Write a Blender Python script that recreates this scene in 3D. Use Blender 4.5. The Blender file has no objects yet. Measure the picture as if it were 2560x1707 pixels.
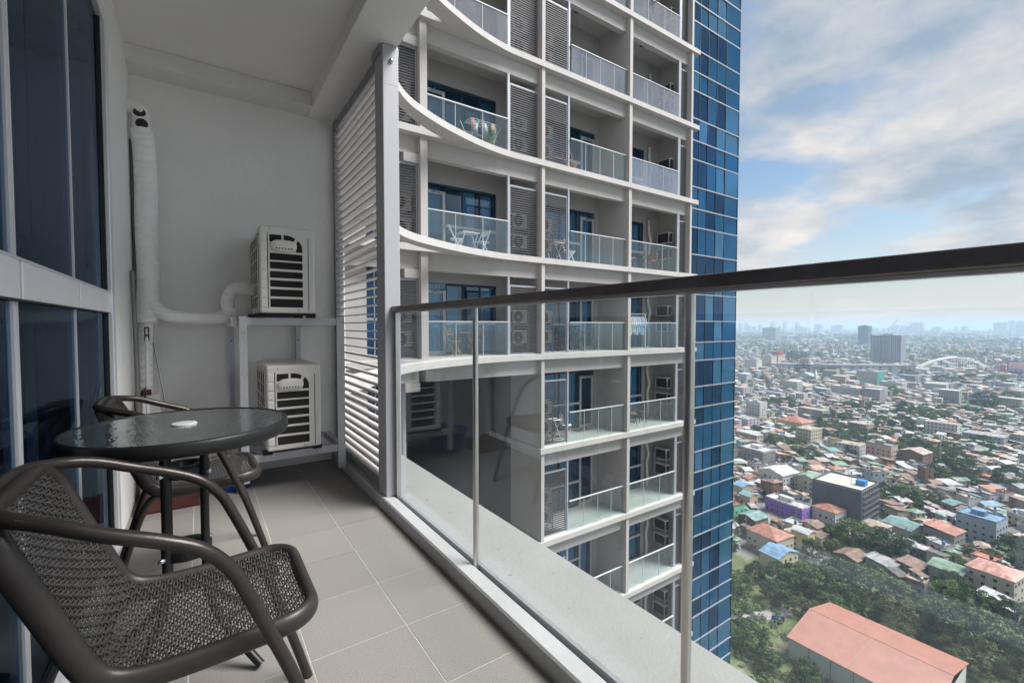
import bpy, math, random
import numpy as np
from mathutils import Vector, Matrix
R = math.radians
random.seed(7)
scene = bpy.context.scene
COL = scene.collection

# ---------------------------------------------------------------- camera
cam_d = bpy.data.cameras.new('camera')
cam_d.lens = 16.0
cam_d.sensor_width = 36.0
cam_d.clip_start = 0.02
cam_d.clip_end = 60000
cam = bpy.data.objects.new('camera', cam_d)
COL.objects.link(cam)
cam.location = (0, 0, 1.0)
cam.rotation_euler = (R(90 - 1.94), 0, R(-34.4))
scene.camera = cam

# ---------------------------------------------------------------- sky, sun, exposure
SUN_EL, SUN_AZ = R(56), R(132)
world = bpy.data.worlds.new('World')
scene.world = world
world.use_nodes = True
wn, wl = world.node_tree.nodes, world.node_tree.links
wn.clear()
def N(nodes, kind, **kw):
    n = nodes.new(kind)
    for k, v in kw.items():
        if k == 'op': n.operation = v
        else: setattr(n, k, v)
    return n
w_out = N(wn, 'ShaderNodeOutputWorld')
w_bg = N(wn, 'ShaderNodeBackground')
w_bg.inputs['Strength'].default_value = 0.06
sky = N(wn, 'ShaderNodeTexSky', sky_type='NISHITA')
sky.sun_disc = False
sky.sun_elevation = SUN_EL
sky.sun_rotation = SUN_AZ
sky.altitude = 100
sky.air_density = 1.0
sky.dust_density = 2.0
sky.ozone_density = 1.5
tc = N(wn, 'ShaderNodeTexCoord')
sep = N(wn, 'ShaderNodeSeparateXYZ')
wl.new(tc.outputs['Generated'], sep.inputs[0])
zc = N(wn, 'ShaderNodeMath', op='MAXIMUM'); zc.inputs[1].default_value = 0.0
wl.new(sep.outputs['Z'], zc.inputs[0])
za = N(wn, 'ShaderNodeMath', op='ADD'); za.inputs[1].default_value = 0.22
wl.new(zc.outputs[0], za.inputs[0])
dx = N(wn, 'ShaderNodeMath', op='DIVIDE'); dy = N(wn, 'ShaderNodeMath', op='DIVIDE')
wl.new(sep.outputs['X'], dx.inputs[0]); wl.new(za.outputs[0], dx.inputs[1])
wl.new(sep.outputs['Y'], dy.inputs[0]); wl.new(za.outputs[0], dy.inputs[1])
comb = N(wn, 'ShaderNodeCombineXYZ')
wl.new(dx.outputs[0], comb.inputs[0]); wl.new(dy.outputs[0], comb.inputs[1])
comb.inputs[2].default_value = 17.7
n1 = N(wn, 'ShaderNodeTexNoise'); n1.inputs['Scale'].default_value = 0.8
n1.inputs['Detail'].default_value = 10; n1.inputs['Roughness'].default_value = 0.58; n1.inputs['Distortion'].default_value = 0.2
wl.new(comb.outputs[0], n1.inputs['Vector'])
r1 = N(wn, 'ShaderNodeValToRGB')
r1.color_ramp.elements[0].position = 0.415; r1.color_ramp.elements[0].color = (0, 0, 0, 1)
r1.color_ramp.elements[1].position = 0.50; r1.color_ramp.elements[1].color = (1, 1, 1, 1)
wl.new(n1.outputs['Fac'], r1.inputs['Fac'])
n2 = N(wn, 'ShaderNodeTexNoise'); n2.inputs['Scale'].default_value = 1.3
n2.inputs['Detail'].default_value = 7; n2.inputs['Roughness'].default_value = 0.6
wl.new(comb.outputs[0], n2.inputs['Vector'])
r2 = N(wn, 'ShaderNodeValToRGB')
r2.color_ramp.elements[0].position = 0.40; r2.color_ramp.elements[0].color = (2.7, 3.5, 4.4, 1)
r2.color_ramp.elements[1].position = 0.64; r2.color_ramp.elements[1].color = (7.7, 7.0, 6.4, 1)
wl.new(n2.outputs['Fac'], r2.inputs['Fac'])
cm = N(wn, 'ShaderNodeMath', op='MULTIPLY'); cm.inputs[1].default_value = 0.92
wl.new(r1.outputs['Color'], cm.inputs[0])
mx = N(wn, 'ShaderNodeMix', data_type='RGBA')
wl.new(cm.outputs[0], mx.inputs['Factor'])
sk_t = N(wn, 'ShaderNodeMix', data_type='RGBA', blend_type='MULTIPLY'); sk_t.inputs[0].default_value = 1.0; sk_t.inputs[7].default_value = (1.02, 1.15, 1.16, 1)
wl.new(sky.outputs['Color'], sk_t.inputs[6]); wl.new(sk_t.outputs[2], mx.inputs[6]); wl.new(r2.outputs['Color'], mx.inputs[7])
hz1 = N(wn, 'ShaderNodeMath', op='SUBTRACT'); hz1.inputs[0].default_value = 1.0; wl.new(zc.outputs[0], hz1.inputs[1])
hz2 = N(wn, 'ShaderNodeMath', op='POWER'); hz2.inputs[1].default_value = 11.0; wl.new(hz1.outputs[0], hz2.inputs[0])
hz3 = N(wn, 'ShaderNodeMath', op='MULTIPLY'); hz3.inputs[1].default_value = 0.85; wl.new(hz2.outputs[0], hz3.inputs[0])
mh = N(wn, 'ShaderNodeMix', data_type='RGBA'); wl.new(hz3.outputs[0], mh.inputs[0]); wl.new(mx.outputs[2], mh.inputs[6]); mh.inputs[7].default_value = (8.3, 7.3, 6.5, 1)
wl.new(mh.outputs[2], w_bg.inputs['Color'])
wl.new(w_bg.outputs[0], w_out.inputs['Surface'])

sun_d = bpy.data.lights.new('sun', 'SUN')
sun_d.energy = 4.2
sun_d.angle = R(33)
sun_d.color = (1.0, 0.97, 0.93)
sun = bpy.data.objects.new('sun', sun_d)
COL.objects.link(sun)
sv = Vector((math.sin(SUN_AZ) * math.cos(SUN_EL), math.cos(SUN_AZ) * math.cos(SUN_EL), math.sin(SUN_EL)))
sun.rotation_euler = (-sv).to_track_quat('-Z', 'Y').to_euler()
sun.location = (0, 0, 60)

scene.view_settings.view_transform = 'Standard'
scene.view_settings.look = 'None'
scene.view_settings.exposure = 1.1
scene.view_settings.gamma = 1.0
scene.view_settings.use_curve_mapping = False
scene.render.engine = 'CYCLES'
cy = scene.cycles
cy.use_denoising = True
cy.max_bounces = 12
cy.diffuse_bounces = 7
cy.glossy_bounces = 4
cy.transparent_max_bounces = 24
cy.volume_bounces = 2
cy.sample_clamp_indirect = 4.0
cy.caustics_reflective = False
cy.caustics_refractive = False

# ---------------------------------------------------------------- helpers
class MB:
    """collects faces; build() links them as one mesh object"""
    def __init__(s): s.v, s.f, s.m, s.sm = [], [], [], []
    def add(s, vs, fs, mi=0, sm=False):
        o = len(s.v); s.v += [tuple(p) for p in vs]
        for f in fs: s.f.append([o + i for i in f]); s.m.append(mi); s.sm.append(sm)
        return s
    def box(s, x0, x1, y0, y1, z0, z1, mi=0):
        vs = [(x0,y0,z0),(x1,y0,z0),(x1,y1,z0),(x0,y1,z0),(x0,y0,z1),(x1,y0,z1),(x1,y1,z1),(x0,y1,z1)]
        return s.add(vs, [(0,3,2,1),(4,5,6,7),(0,1,5,4),(1,2,6,5),(2,3,7,6),(3,0,4,7)], mi)
    def obox(s, c, size, M=None, mi=0):
        M = M or Matrix.Identity(3)
        h = [a/2 for a in size]
        vs = [Vector(c) + M @ Vector((sx*h[0], sy*h[1], sz*h[2])) for sz in (-1,1) for sx, sy in ((-1,-1),(1,-1),(1,1),(-1,1))]
        return s.add(vs, [(0,3,2,1),(4,5,6,7),(0,1,5,4),(1,2,6,5),(2,3,7,6),(3,0,4,7)], mi)
    def beam(s, a, b, w, h, mi=0):
        a, b = Vector(a), Vector(b); d = b - a
        q = d.to_track_quat('Y', 'Z').to_matrix()
        return s.obox((a+b)/2, (w, d.length, h), q, mi)
    def tube(s, pts, r, n=10, closed=False, mi=0, sm=True, flat=1.0):
        pts = [Vector(p) for p in pts]; m = len(pts)
        rs = r if isinstance(r, (list, tuple)) else [r]*m
        vs, fs = [], []; t0 = None; nv = None
        for i, p in enumerate(pts):
            if closed: t = pts[(i+1) % m] - pts[i-1]
            else: t = pts[min(i+1, m-1)] - pts[max(i-1, 0)]
            t.normalize()
            if nv is None:
                nv = t.orthogonal().normalized() if abs(t.z) > .9 else Vector((0,0,1)).cross(t).normalized()
            else:
                nv = (nv - t*nv.dot(t)).normalized()
            bv = t.cross(nv)
            for k in range(n):
                a = 2*math.pi*k/n
                vs.append(p + (nv*math.cos(a) + bv*math.sin(a)*flat)*rs[i])
        for i in range(m if closed else m-1):
            j = (i+1) % m
            for k in range(n):
                l = (k+1) % n
                fs.append((i*n+k, i*n+l, j*n+l, j*n+k))
        s.add(vs, fs, mi, sm)
        if not closed:
            s.add(vs[:n], [tuple(range(n))[::-1]], mi); s.add(vs[-n:], [tuple(range(n))], mi)
        return s
    def cyl(s, a, b, r, n=12, mi=0): return s.tube([a, b], r, n, mi=mi)
    def lathe(s, prof, n=24, c=(0,0,0), mi=0, sm=True, axis='Z'):
        vs, fs = [], []
        for r, z in prof:
            for k in range(n):
                a = 2*math.pi*k/n; x, y = r*math.cos(a), r*math.sin(a)
                p = (x, y, z) if axis == 'Z' else ((z, x, y) if axis == 'X' else (x, z, y))
                vs.append((c[0]+p[0], c[1]+p[1], c[2]+p[2]))
        for i in range(len(prof)-1):
            for k in range(n):
                l = (k+1) % n
                fs.append((i*n+k, i*n+l, (i+1)*n+l, (i+1)*n+k))
        return s.add(vs, fs, mi, sm)
    def prism(s, poly, z0, z1, mi=0):
        n = len(poly)
        vs = [(x, y, z0) for x, y in poly] + [(x, y, z1) for x, y in poly]
        return s.add(vs, [tuple(range(n))[::-1], tuple(range(n, 2*n))] + [(i, (i+1) % n, n+(i+1) % n, n+i) for i in range(n)], mi)
    def flat(s): s.sm = [False]*len(s.f); return s
    def xform(s, M):
        s.v = [tuple(M @ Vector(p)) for p in s.v]; return s
    def mesh(s, name, mats, off=(0,0,0)):
        me = bpy.data.meshes.new(name)
        me.from_pydata([(x-off[0], y-off[1], z-off[2]) for x, y, z in s.v], [], s.f)
        if not isinstance(mats, (list, tuple)): mats = [mats]
        for m in mats: me.materials.append(m)
        me.polygons.foreach_set('material_index', s.m)
        me.polygons.foreach_set('use_smooth', s.sm)
        me.update()
        return me
    def build(s, name, mats, parent=None, bevel=0.0, seg=2):
        off = (0,0,0)
        p = parent
        while p is not None:
            off = tuple(a+b for a, b in zip(off, p.location)); p = p.parent
        o = bpy.data.objects.new(name, s.mesh(name, mats, off))
        COL.objects.link(o); o.parent = parent
        if bevel:
            b = o.modifiers.new('bevel', 'BEVEL'); b.width = bevel; b.segments = seg; b.limit_method = 'ANGLE'; b.harden_normals = False
        return o

def tag(o, label=None, cat=None, group=None, kind=None):
    if label: o['label'] = label
    if cat: o['category'] = cat
    if group: o['group'] = group
    if kind: o['kind'] = kind
    return o
def thing(name, label, cat, loc=(0,0,0), group=None):
    o = bpy.data.objects.new(name, None); COL.objects.link(o); o.location = loc
    o.empty_display_size = .1
    return tag(o, label, cat, group)
def copy_tree(o, parent=None):
    c = o.copy(); COL.objects.link(c); c.parent = parent
    for ch in list(o.children): copy_tree(ch, c)
    return c
def dup(root, loc, rz=0, label=None, group=None):
    c = copy_tree(root); c.location = loc; c.rotation_euler = (0,0,rz)
    return tag(c, label, None, group)
def spline(pts, n=8):
    """Catmull-Rom through points"""
    P = [Vector(p) for p in pts]; out = []
    for i in range(len(P)-1):
        p0, p1, p2, p3 = P[max(i-1,0)], P[i], P[i+1], P[min(i+2,len(P)-1)]
        for k in range(n):
            t = k/n
            out.append(0.5*((2*p1)+(p2-p0)*t+(2*p0-5*p1+4*p2-p3)*t*t+(3*p1-p0-3*p2+p3)*t**3))
    out.append(P[-1]); return out

MATS = {}
def mat(name, col, rough=.6, metal=0., var=.10, vs=3., bump=0., bs=60., spec=.5, streak=False, stain=0., stain_col=(.05,.045,.04), ss=2.0, sth=(.55,.75), wave=None, bdist=.01, coord='Object'):
    m = bpy.data.materials.new(name); m.use_nodes = True
    nt = m.node_tree; nd, lk = nt.nodes, nt.links
    b = nd['Principled BSDF']
    b.inputs['Roughness'].default_value = rough; b.inputs['Metallic'].default_value = metal
    b.inputs['Specular IOR Level'].default_value = spec
    t = nd.new('ShaderNodeTexCoord')
    mp = nd.new('ShaderNodeMapping'); lk.new(t.outputs[coord], mp.inputs[0])
    if streak: mp.inputs['Scale'].default_value = (1, 1, .12)
    n = nd.new('ShaderNodeTexNoise'); n.inputs['Scale'].default_value = vs; n.inputs['Detail'].default_value = 6; n.inputs['Roughness'].default_value = .6
    lk.new(mp.outputs[0], n.inputs['Vector'])
    mr = nd.new('ShaderNodeMapRange'); mr.inputs[1].default_value = .3; mr.inputs[2].default_value = .7
    mr.inputs[3].default_value = 1-var; mr.inputs[4].default_value = 1+var
    lk.new(n.outputs['Fac'], mr.inputs[0])
    ml = nd.new('ShaderNodeVectorMath'); ml.operation = 'SCALE'; ml.inputs[0].default_value = col[:3]
    lk.new(mr.outputs[0], ml.inputs['Scale'])
    out = ml.outputs[0]
    if stain:
        n2 = nd.new('ShaderNodeTexNoise'); n2.inputs['Scale'].default_value = ss; n2.inputs['Detail'].default_value = 8; n2.inputs['Roughness'].default_value = .68
        lk.new(mp.outputs[0], n2.inputs['Vector'])
        r2 = nd.new('ShaderNodeMapRange'); r2.inputs[1].default_value = sth[0]; r2.inputs[2].default_value = sth[1]; r2.inputs[4].default_value = stain
        lk.new(n2.outputs['Fac'], r2.inputs[0])
        mi = nd.new('ShaderNodeMix'); mi.data_type = 'RGBA'
        lk.new(r2.outputs[0], mi.inputs[0]); lk.new(out, mi.inputs[6]); mi.inputs[7].default_value = (*stain_col, 1)
        out = mi.outputs[2]
    lk.new(out, b.inputs['Base Color'])
    if bump or wave:
        bp = nd.new('ShaderNodeBump'); bp.inputs['Strength'].default_value = bump or wave[1]; bp.inputs['Distance'].default_value = bdist
        if wave:
            w = nd.new('ShaderNodeTexWave'); w.inputs['Scale'].default_value = wave[0]; w.bands_direction = wave[2] if len(wave) > 2 else 'X'
            if len(wave) > 3: w.inputs['Distortion'].default_value = wave[3]; w.inputs['Detail'].default_value = 2
            lk.new(t.outputs[coord], w.inputs['Vector']); lk.new(w.outputs['Fac'], bp.inputs['Height'])
        else:
            n3 = nd.new('ShaderNodeTexNoise'); n3.inputs['Scale'].default_value = bs; n3.inputs['Detail'].default_value = 4
            lk.new(t.outputs[coord], n3.inputs['Vector']); lk.new(n3.outputs['Fac'], bp.inputs['Height'])
        lk.new(bp.outputs[0], b.inputs['Normal'])
    MATS[name] = m
    return m
def glass(name, tint, f0=.05, refl=(1,1,1), rough=0.0, dust=0.0, dscale=6., gain=1.0, dcol=(.75,.78,.78), specks=0., ripple=0.):
    """thin pane: tinted see-through, mirror by angle, a film of dust"""
    m = bpy.data.materials.new(name); m.use_nodes = True
    nt = m.node_tree; nd, lk = nt.nodes, nt.links; nd.clear()
    o = nd.new('ShaderNodeOutputMaterial')
    tr = nd.new('ShaderNodeBsdfTransparent'); tr.inputs[0].default_value = (*tint, 1)
    gl = nd.new('ShaderNodeBsdfGlossy'); gl.inputs[0].default_value = (*refl, 1); gl.inputs['Roughness'].default_value = rough
    lw = nd.new('ShaderNodeLayerWeight'); lw.inputs[0].default_value = .5
    pw = nd.new('ShaderNodeMath'); pw.operation = 'POWER'; pw.inputs[1].default_value = 4.5
    lk.new(lw.outputs['Facing'], pw.inputs[0])
    ma = nd.new('ShaderNodeMath'); ma.operation = 'MULTIPLY_ADD'; ma.inputs[1].default_value = gain*(1-f0); ma.inputs[2].default_value = f0; ma.use_clamp = True
    lk.new(pw.outputs[0], ma.inputs[0])
    mx = nd.new('ShaderNodeMixShader'); lk.new(ma.outputs[0], mx.inputs[0]); lk.new(tr.outputs[0], mx.inputs[1]); lk.new(gl.outputs[0], mx.inputs[2])
    t = nd.new('ShaderNodeTexCoord')
    if ripple:
        nz = nd.new('ShaderNodeTexNoise'); nz.inputs['Scale'].default_value = dscale; nz.inputs['Detail'].default_value = 2
        lk.new(t.outputs['Object'], nz.inputs['Vector'])
        bp = nd.new('ShaderNodeBump'); bp.inputs['Strength'].default_value = ripple; bp.inputs['Distance'].default_value = .004
        lk.new(nz.outputs['Fac'], bp.inputs['Height']); lk.new(bp.outputs[0], gl.inputs['Normal'])
    last = mx.outputs[0]
    if dust or specks:
        df = nd.new('ShaderNodeBsdfDiffuse'); df.inputs[0].default_value = (*dcol, 1)
        mp = nd.new('ShaderNodeMapping'); mp.inputs['Scale'].default_value = (1, 1, .25); lk.new(t.outputs['Object'], mp.inputs[0])
        nz = nd.new('ShaderNodeTexNoise'); nz.inputs['Scale'].default_value = dscale; nz.inputs['Detail'].default_value = 8; nz.inputs['Roughness'].default_value = .65
        lk.new(mp.outputs[0], nz.inputs['Vector'])
        r = nd.new('ShaderNodeMapRange'); r.inputs[1].default_value = .35; r.inputs[2].default_value = .8; r.inputs[3].default_value = dust*.35; r.inputs[4].default_value = dust
        lk.new(nz.outputs['Fac'], r.inputs[0]); fac = r.outputs[0]
        if specks:
            n4 = nd.new('ShaderNodeTexNoise'); n4.inputs['Scale'].default_value = 230; n4.inputs['Detail'].default_value = 3
            lk.new(t.outputs['Object'], n4.inputs['Vector'])
            r4 = nd.new('ShaderNodeMapRange'); r4.inputs[1].default_value = .66; r4.inputs[2].default_value = .74; r4.inputs[4].default_value = specks
            lk.new(n4.outputs['Fac'], r4.inputs[0])
            ad = nd.new('ShaderNodeMath'); ad.operation = 'ADD'; lk.new(fac, ad.inputs[0]); lk.new(r4.outputs[0], ad.inputs[1]); fac = ad.outputs[0]
        m2 = nd.new('ShaderNodeMixShader'); lk.new(fac, m2.inputs[0]); lk.new(last, m2.inputs[1]); lk.new(df.outputs[0], m2.inputs[2]); last = m2.outputs[0]
    lk.new(last, o.inputs['Surface'])
    MATS[name] = m
    return m
# ---------------------------------------------------------------- balcony materials
M_tile = mat('tile_grey_brown', (.228,.212,.202), .55, var=.22, vs=210, bump=.25, bs=260, bdist=.002, stain=.35, stain_col=(.18,.17,.163), ss=2.2, sth=(.5,.85), coord='Object')
M_grout = mat('grout', (.46,.44,.42), .9, var=.2, vs=30)
M_plaster = mat('plaster_grey', (.80,.79,.78), .85, var=.05, vs=1.6, bump=.25, bs=22, stain=.45, stain_col=(.68,.67,.66), ss=1.1, sth=(.45,.8))
M_plaster_w = mat('plaster_light', (.82,.81,.80), .8, var=.05, vs=2, bump=.1, bs=50, stain=.15, stain_col=(.4,.39,.37), ss=1.6, streak=True)
M_ceil = mat('ceiling_paint', (.80,.785,.78), .85, var=.05, vs=1.2, bump=.1, bs=40, stain=.2, stain_col=(.72,.705,.70), ss=.9, sth=(.45,.8))
M_beam = mat('beam_paint', (.70,.69,.68), .85, var=.07, vs=2, bump=.12, bs=40)
M_ledge = mat('ledge_concrete', (.235,.235,.232), .8, var=.08, vs=4, bump=.2, bs=90, stain=.5, stain_col=(.20,.197,.19), ss=3.2, sth=(.52,.8))
M_ledge_in = mat('ledge_paint', (.40,.405,.415), .6, var=.10, vs=5, bump=.15, bs=70, stain=.35, stain_col=(.2,.19,.18), ss=5, sth=(.58,.8))
M_silver = mat('aluminium', (.74,.74,.77), .34, .35, var=.06, vs=8, bump=.04, bs=120)
M_alu_grey = mat('aluminium_grey', (.30,.30,.32), .45, .5, var=.06, vs=6)
M_alu_paint = mat('powder_coat_lilac', (.40,.40,.44), .38, .15, var=.04, vs=3, bump=.03, bs=200, stain=.12, stain_col=(.4,.4,.42), ss=4, streak=True)
M_band = mat('spandrel_white', (.86,.86,.89), .30, .1, var=.03, vs=3)
M_black = mat('black_rubber', (.012,.012,.013), .6, var=.2)
M_sash = mat('sash_dark', (.02,.018,.018), .45, var=.2)
M_steel = mat('rail_steel', (.21,.185,.18), .36, .9, var=.22, vs=9, bump=.08, bs=140, stain=.5, stain_col=(.07,.05,.045), ss=14, sth=(.56,.75))
M_post = mat('post_steel', (.55,.53,.50), .28, .9, var=.1, vs=10)
M_slat = mat('slat_paint', (.52,.50,.495), .5, .1, var=.06, vs=4, stain=.3, stain_col=(.35,.28,.23), ss=9, sth=(.55,.8))
M_chair = mat('chair_bronze', (.042,.034,.031), .30, .45, var=.15, vs=20, bump=.05, bs=350, stain=.25, stain_col=(.13,.12,.115), ss=40, sth=(.66,.75))
M_chair_pl = mat('chair_moulding', (.034,.029,.027), .42, .2, var=.12, vs=14, bump=.10, bs=420, bdist=.002)
M_weave = mat('weave_strand', (.058,.055,.053), .38, .05, var=.22, vs=40)
M_blk_metal = mat('black_metal', (.014,.014,.015), .42, .3, var=.15, vs=12)
M_ac = mat('unit_ivory', (.74,.72,.68), .42, var=.04, vs=5, stain=.12, stain_col=(.5,.46,.4), ss=5, sth=(.55,.8))
M_slot = mat('unit_dark', (.012,.012,.012), .55, var=.3, wave=(60,.6,'Z'), vs=30)
M_wrap = mat('pipe_wrap', (.88,.87,.85), .55, var=.05, vs=12, wave=(7.5,.5,'Z',5.5), stain=.3, stain_col=(.6,.57,.53), ss=7)
M_rack = mat('rack_paint', (.50,.50,.53), .5, .3, var=.10, vs=9, bump=.2, bs=60, stain=.6, stain_col=(.2,.15,.12), ss=16, sth=(.6,.72))
M_foot = mat('foot_rubber', (.02,.02,.02), .8)
M_white_pl = mat('white_plastic', (.78,.77,.79), .4, var=.03)
M_maroon = mat('maroon_plastic', (.055,.014,.012), .35, var=.1)
M_pole_grey = mat('pole_grey', (.22,.22,.22), .45, .3)
M_blue_pl = mat('blue_plastic', (.01,.10,.42), .4)
M_glass_bal = glass('balcony_glass', (.965,.978,.972), refl=(.72,.85,1.0), f0=.045, dust=.014, dscale=2.6, specks=.045, gain=.6)
M_glass_edge = mat('glass_edge', (.30,.42,.40), .2, var=.05)
M_glass_win = glass('window_glass', (.45,.58,.70), f0=.05, refl=(.5,.6,.75), dust=.004, gain=.45)
M_blind = mat('roller_blind', (.018,.050,.095), .8, var=.10, vs=2)
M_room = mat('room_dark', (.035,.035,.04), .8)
M_table_glass = glass('table_glass', (.50,.58,.57), f0=.44, dust=.03, dscale=60, ripple=.30, dcol=(.5,.55,.55))
M_bolt = mat('bolt_zinc', (.55,.57,.6), .25, .95)

_n = M_tile.node_tree.nodes; _l = M_tile.node_tree.links; _b = _n['Principled BSDF']; _src = _b.inputs['Base Color'].links[0].from_socket
_oi = _n.new('ShaderNodeObjectInfo'); _mr = _n.new('ShaderNodeMapRange'); _mr.inputs[3].default_value = .955; _mr.inputs[4].default_value = 1.035; _l.new(_oi.outputs['Random'], _mr.inputs[0])
_vm = _n.new('ShaderNodeVectorMath'); _vm.operation = 'SCALE'; _l.new(_src, _vm.inputs[0]); _l.new(_mr.outputs[0], _vm.inputs['Scale']); _l.new(_vm.outputs[0], _b.inputs['Base Color'])
# ---------------------------------------------------------------- balcony floor (tiles are its pieces)
Y_BACK, Y_REAR = 3.58, -1.35
bed = MB().box(-.345, .802, Y_REAR, Y_BACK, -.25, -.0012).build('balcony_floor', M_grout); tag(bed, kind='structure')
tile_cache = {}
xs = [-.345, -.047, .253, .553, .802]
ys = [1.13 + .303*k for k in range(-8, 9)]
ys = [Y_REAR] + [y for y in ys if y < Y_BACK-.02] + [Y_BACK]
for i in range(len(xs)-1):
    for j in range(len(ys)-1):
        w, d = xs[i+1]-xs[i]-.0036, ys[j+1]-ys[j]-.0036
        key = (round(w,3), round(d,3))
        if key not in tile_cache: tile_cache[key] = MB().box(-w/2, w/2, -d/2, d/2, -.010, 0).mesh('tile', M_tile)
        o = bpy.data.objects.new('tile', tile_cache[key]); COL.objects.link(o); o.parent = bed
        o.location = ((xs[i]+xs[i+1])/2, (ys[j]+ys[j+1])/2, random.uniform(-.0008, .0008))

# curb, gutter and outer ledge
m = MB()
prof = [(.802,-.2),(.802,.060),(.808,.067),(.862,.064),(.872,.056),(.872,.03),(.892,.03),(.893,.058),(.905,.062),(1.205,.055),(1.215,.045),(1.215,-.28),(.802,-.28)]
n = len(prof)
vs = [(x, y, z) for y in (Y_REAR-1.0, Y_BACK+.17) for x, z in prof]
m.add(vs, [(i, (i+1) % n, n+(i+1) % n, n+i) for i in range(n)] + [tuple(range(n))[::-1], tuple(range(n, 2*n))])
m.m = [1 if 6 <= i % (n) <= 11 else 0 for i in range(n)] + [0, 0]
ledge = m.build('ledge', [M_ledge_in, M_ledge]); tag(ledge, kind='structure')
ch = MB()
random.seed(3)
for k in range(26):                                      # mortar crumbs and droppings lying on the ledge
    x, y = random.uniform(.93, 1.19), random.uniform(.2, 2.6)
    r = random.choice([.002,.003,.004,.007]); a = random.uniform(0, 3.1)
    zt = .062 - (x-.905)*.0233
    pts = [(x + r*math.cos(t)*random.uniform(.6,1.3)*(1.5 if abs(math.sin(t+a))>.5 else .8), y + r*math.sin(t)*random.uniform(.6,1.3)) for t in np.linspace(0, 6.28, 9)[:-1]]
    ch.prism(pts, zt-.001, zt + r*.22, 1)
cr = ch.build('crumbs', [mat('crumb_pale', (.6,.6,.58), .9), mat('crumb_grey', (.22,.21,.20), .9)], ledge); tag(cr, kind='stuff')

# ceiling with edge beams, walls
m = MB().box(-.6, .70, Y_REAR, Y_BACK, 2.60, 2.86)
ceiling = m.build('ceiling', M_ceil); tag(ceiling, kind='structure')
MB().box(.662, .905, Y_REAR-1.0, Y_BACK+.17, 2.50, 2.90).build('edge_beam', M_ceil, ceiling, bevel=.004)
MB().box(-.33, .662, 3.395, Y_BACK, 2.503, 2.599).build('end_beam', M_beam, ceiling, bevel=.003)
wb = MB().box(-.62, .91, Y_BACK, Y_BACK+.17, -.25, 2.60).build('end_wall', M_plaster)
tag(wb, 'grey plastered end wall behind the two stacked outdoor units', 'wall')
wp = MB().box(-.62, -.325, 2.742, Y_BACK, -.25, 2.60)
wpo = wp.build('wall_pier', M_plaster_w, bevel=.006); tag(wpo, 'light plastered wall pier between window wall and insulated pipe', 'wall')
wh = MB().box(-.62, -.335, Y_REAR, 2.742, 2.39, 2.60).build('window_header', M_plaster_w); tag(wh, 'plastered strip of wall above the dark window wall', 'wall')

# ---------------------------------------------------------------- window wall
ww = thing('window_wall', 'dark blue glazed window wall with silver mullions and white middle band', 'window', (-.345, .7, 0))
mull = [2.07, 1.465, .86, .25, -.35, -.95]
edges = [2.70] + mull + [Y_REAR+.02]
fr = MB()
fr.box(-.40, -.318, 2.675, 2.742, 0, 2.39)
fr.box(-.40, -.322, Y_REAR, 2.675, 2.335, 2.39)
fr.box(-.40, -.326, Y_REAR, 2.675, .030, .075)
fr.build('frame', M_silver, ww, bevel=.004)
MB().box(-.36, -.306, Y_REAR, 2.735, .0, .0295).build('sill', M_silver, ww, bevel=.003)
MB().box(-.345, -.331, Y_REAR, 2.675, .0755, .0905).build('gasket', M_black, ww)
MB().box(-.345, -.334, 2.662, 2.6745, .09, 2.334).build('gasket', M_black, ww)
for i, y in enumerate(mull):
    for z0, z1 in ((.0755, 1.055), (1.155, 2.334)):
        q = MB()
        if i % 2 == 0: q.box(-.351, -.340, y-.006, y+.006, z0, z1)
        else:
            q.box(-.351, -.339, y-.018, y-.010, z0, z1); q.box(-.351, -.343, y-.010, y+.010, z0, z1); q.box(-.351, -.339, y+.010, y+.018, z0, z1)
        q.build('mullion', M_silver, ww)
for i in range(len(edges)-1):
    a, b = edges[i+1], edges[i]
    MB().box(-.40, -.328, a+.011, b-.011, 1.060, 1.146).build('band_panel', M_band, ww, bevel=.002)
    MB().box(-.40, -.331, a, b, 1.1475, 1.1545).build('glazing_bead', M_silver, ww)
    for z0, z1 in ((.0915, 1.0545), (1.156, 2.333)):
        p = MB().box(-.350, -.344, a+.012, b-.012, z0, z1).build('pane', M_glass_win, ww)
        s = MB()
        w = .055
        s.box(-.40, -.3515, a+.012, a+.012+w, z0, z1); s.box(-.40, -.3515, b-.012-w, b-.012, z0, z1)
        s.box(-.40, -.3515, a+.012+w, b-.012-w, z0, z0+w*1.2); s.box(-.40, -.3515, a+.012+w, b-.012-w, z1-w, z1)
        s.build('sash', M_sash, p)
MB().box(-.40, -.330, Y_REAR, 2.675, 1.0555, 1.0595).build('gasket', M_black, ww)
bl = MB()
for i in range(len(edges)-1):
    a, b = edges[i+1], edges[i]
    bl.box(-.452, -.45, a+.05+random.uniform(0,.04), b-.05-random.uniform(0,.04), .1, 2.33)
blo = bl.build('blind', M_blind, ww); tag(blo, kind='stuff')
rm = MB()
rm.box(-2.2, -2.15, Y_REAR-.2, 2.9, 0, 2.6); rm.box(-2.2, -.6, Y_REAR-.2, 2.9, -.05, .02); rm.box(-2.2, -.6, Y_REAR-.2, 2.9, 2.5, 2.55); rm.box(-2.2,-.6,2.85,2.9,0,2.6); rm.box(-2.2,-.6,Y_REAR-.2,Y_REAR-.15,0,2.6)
rmo = rm.build('room', M_room); tag(rmo, kind='structure')

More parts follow.
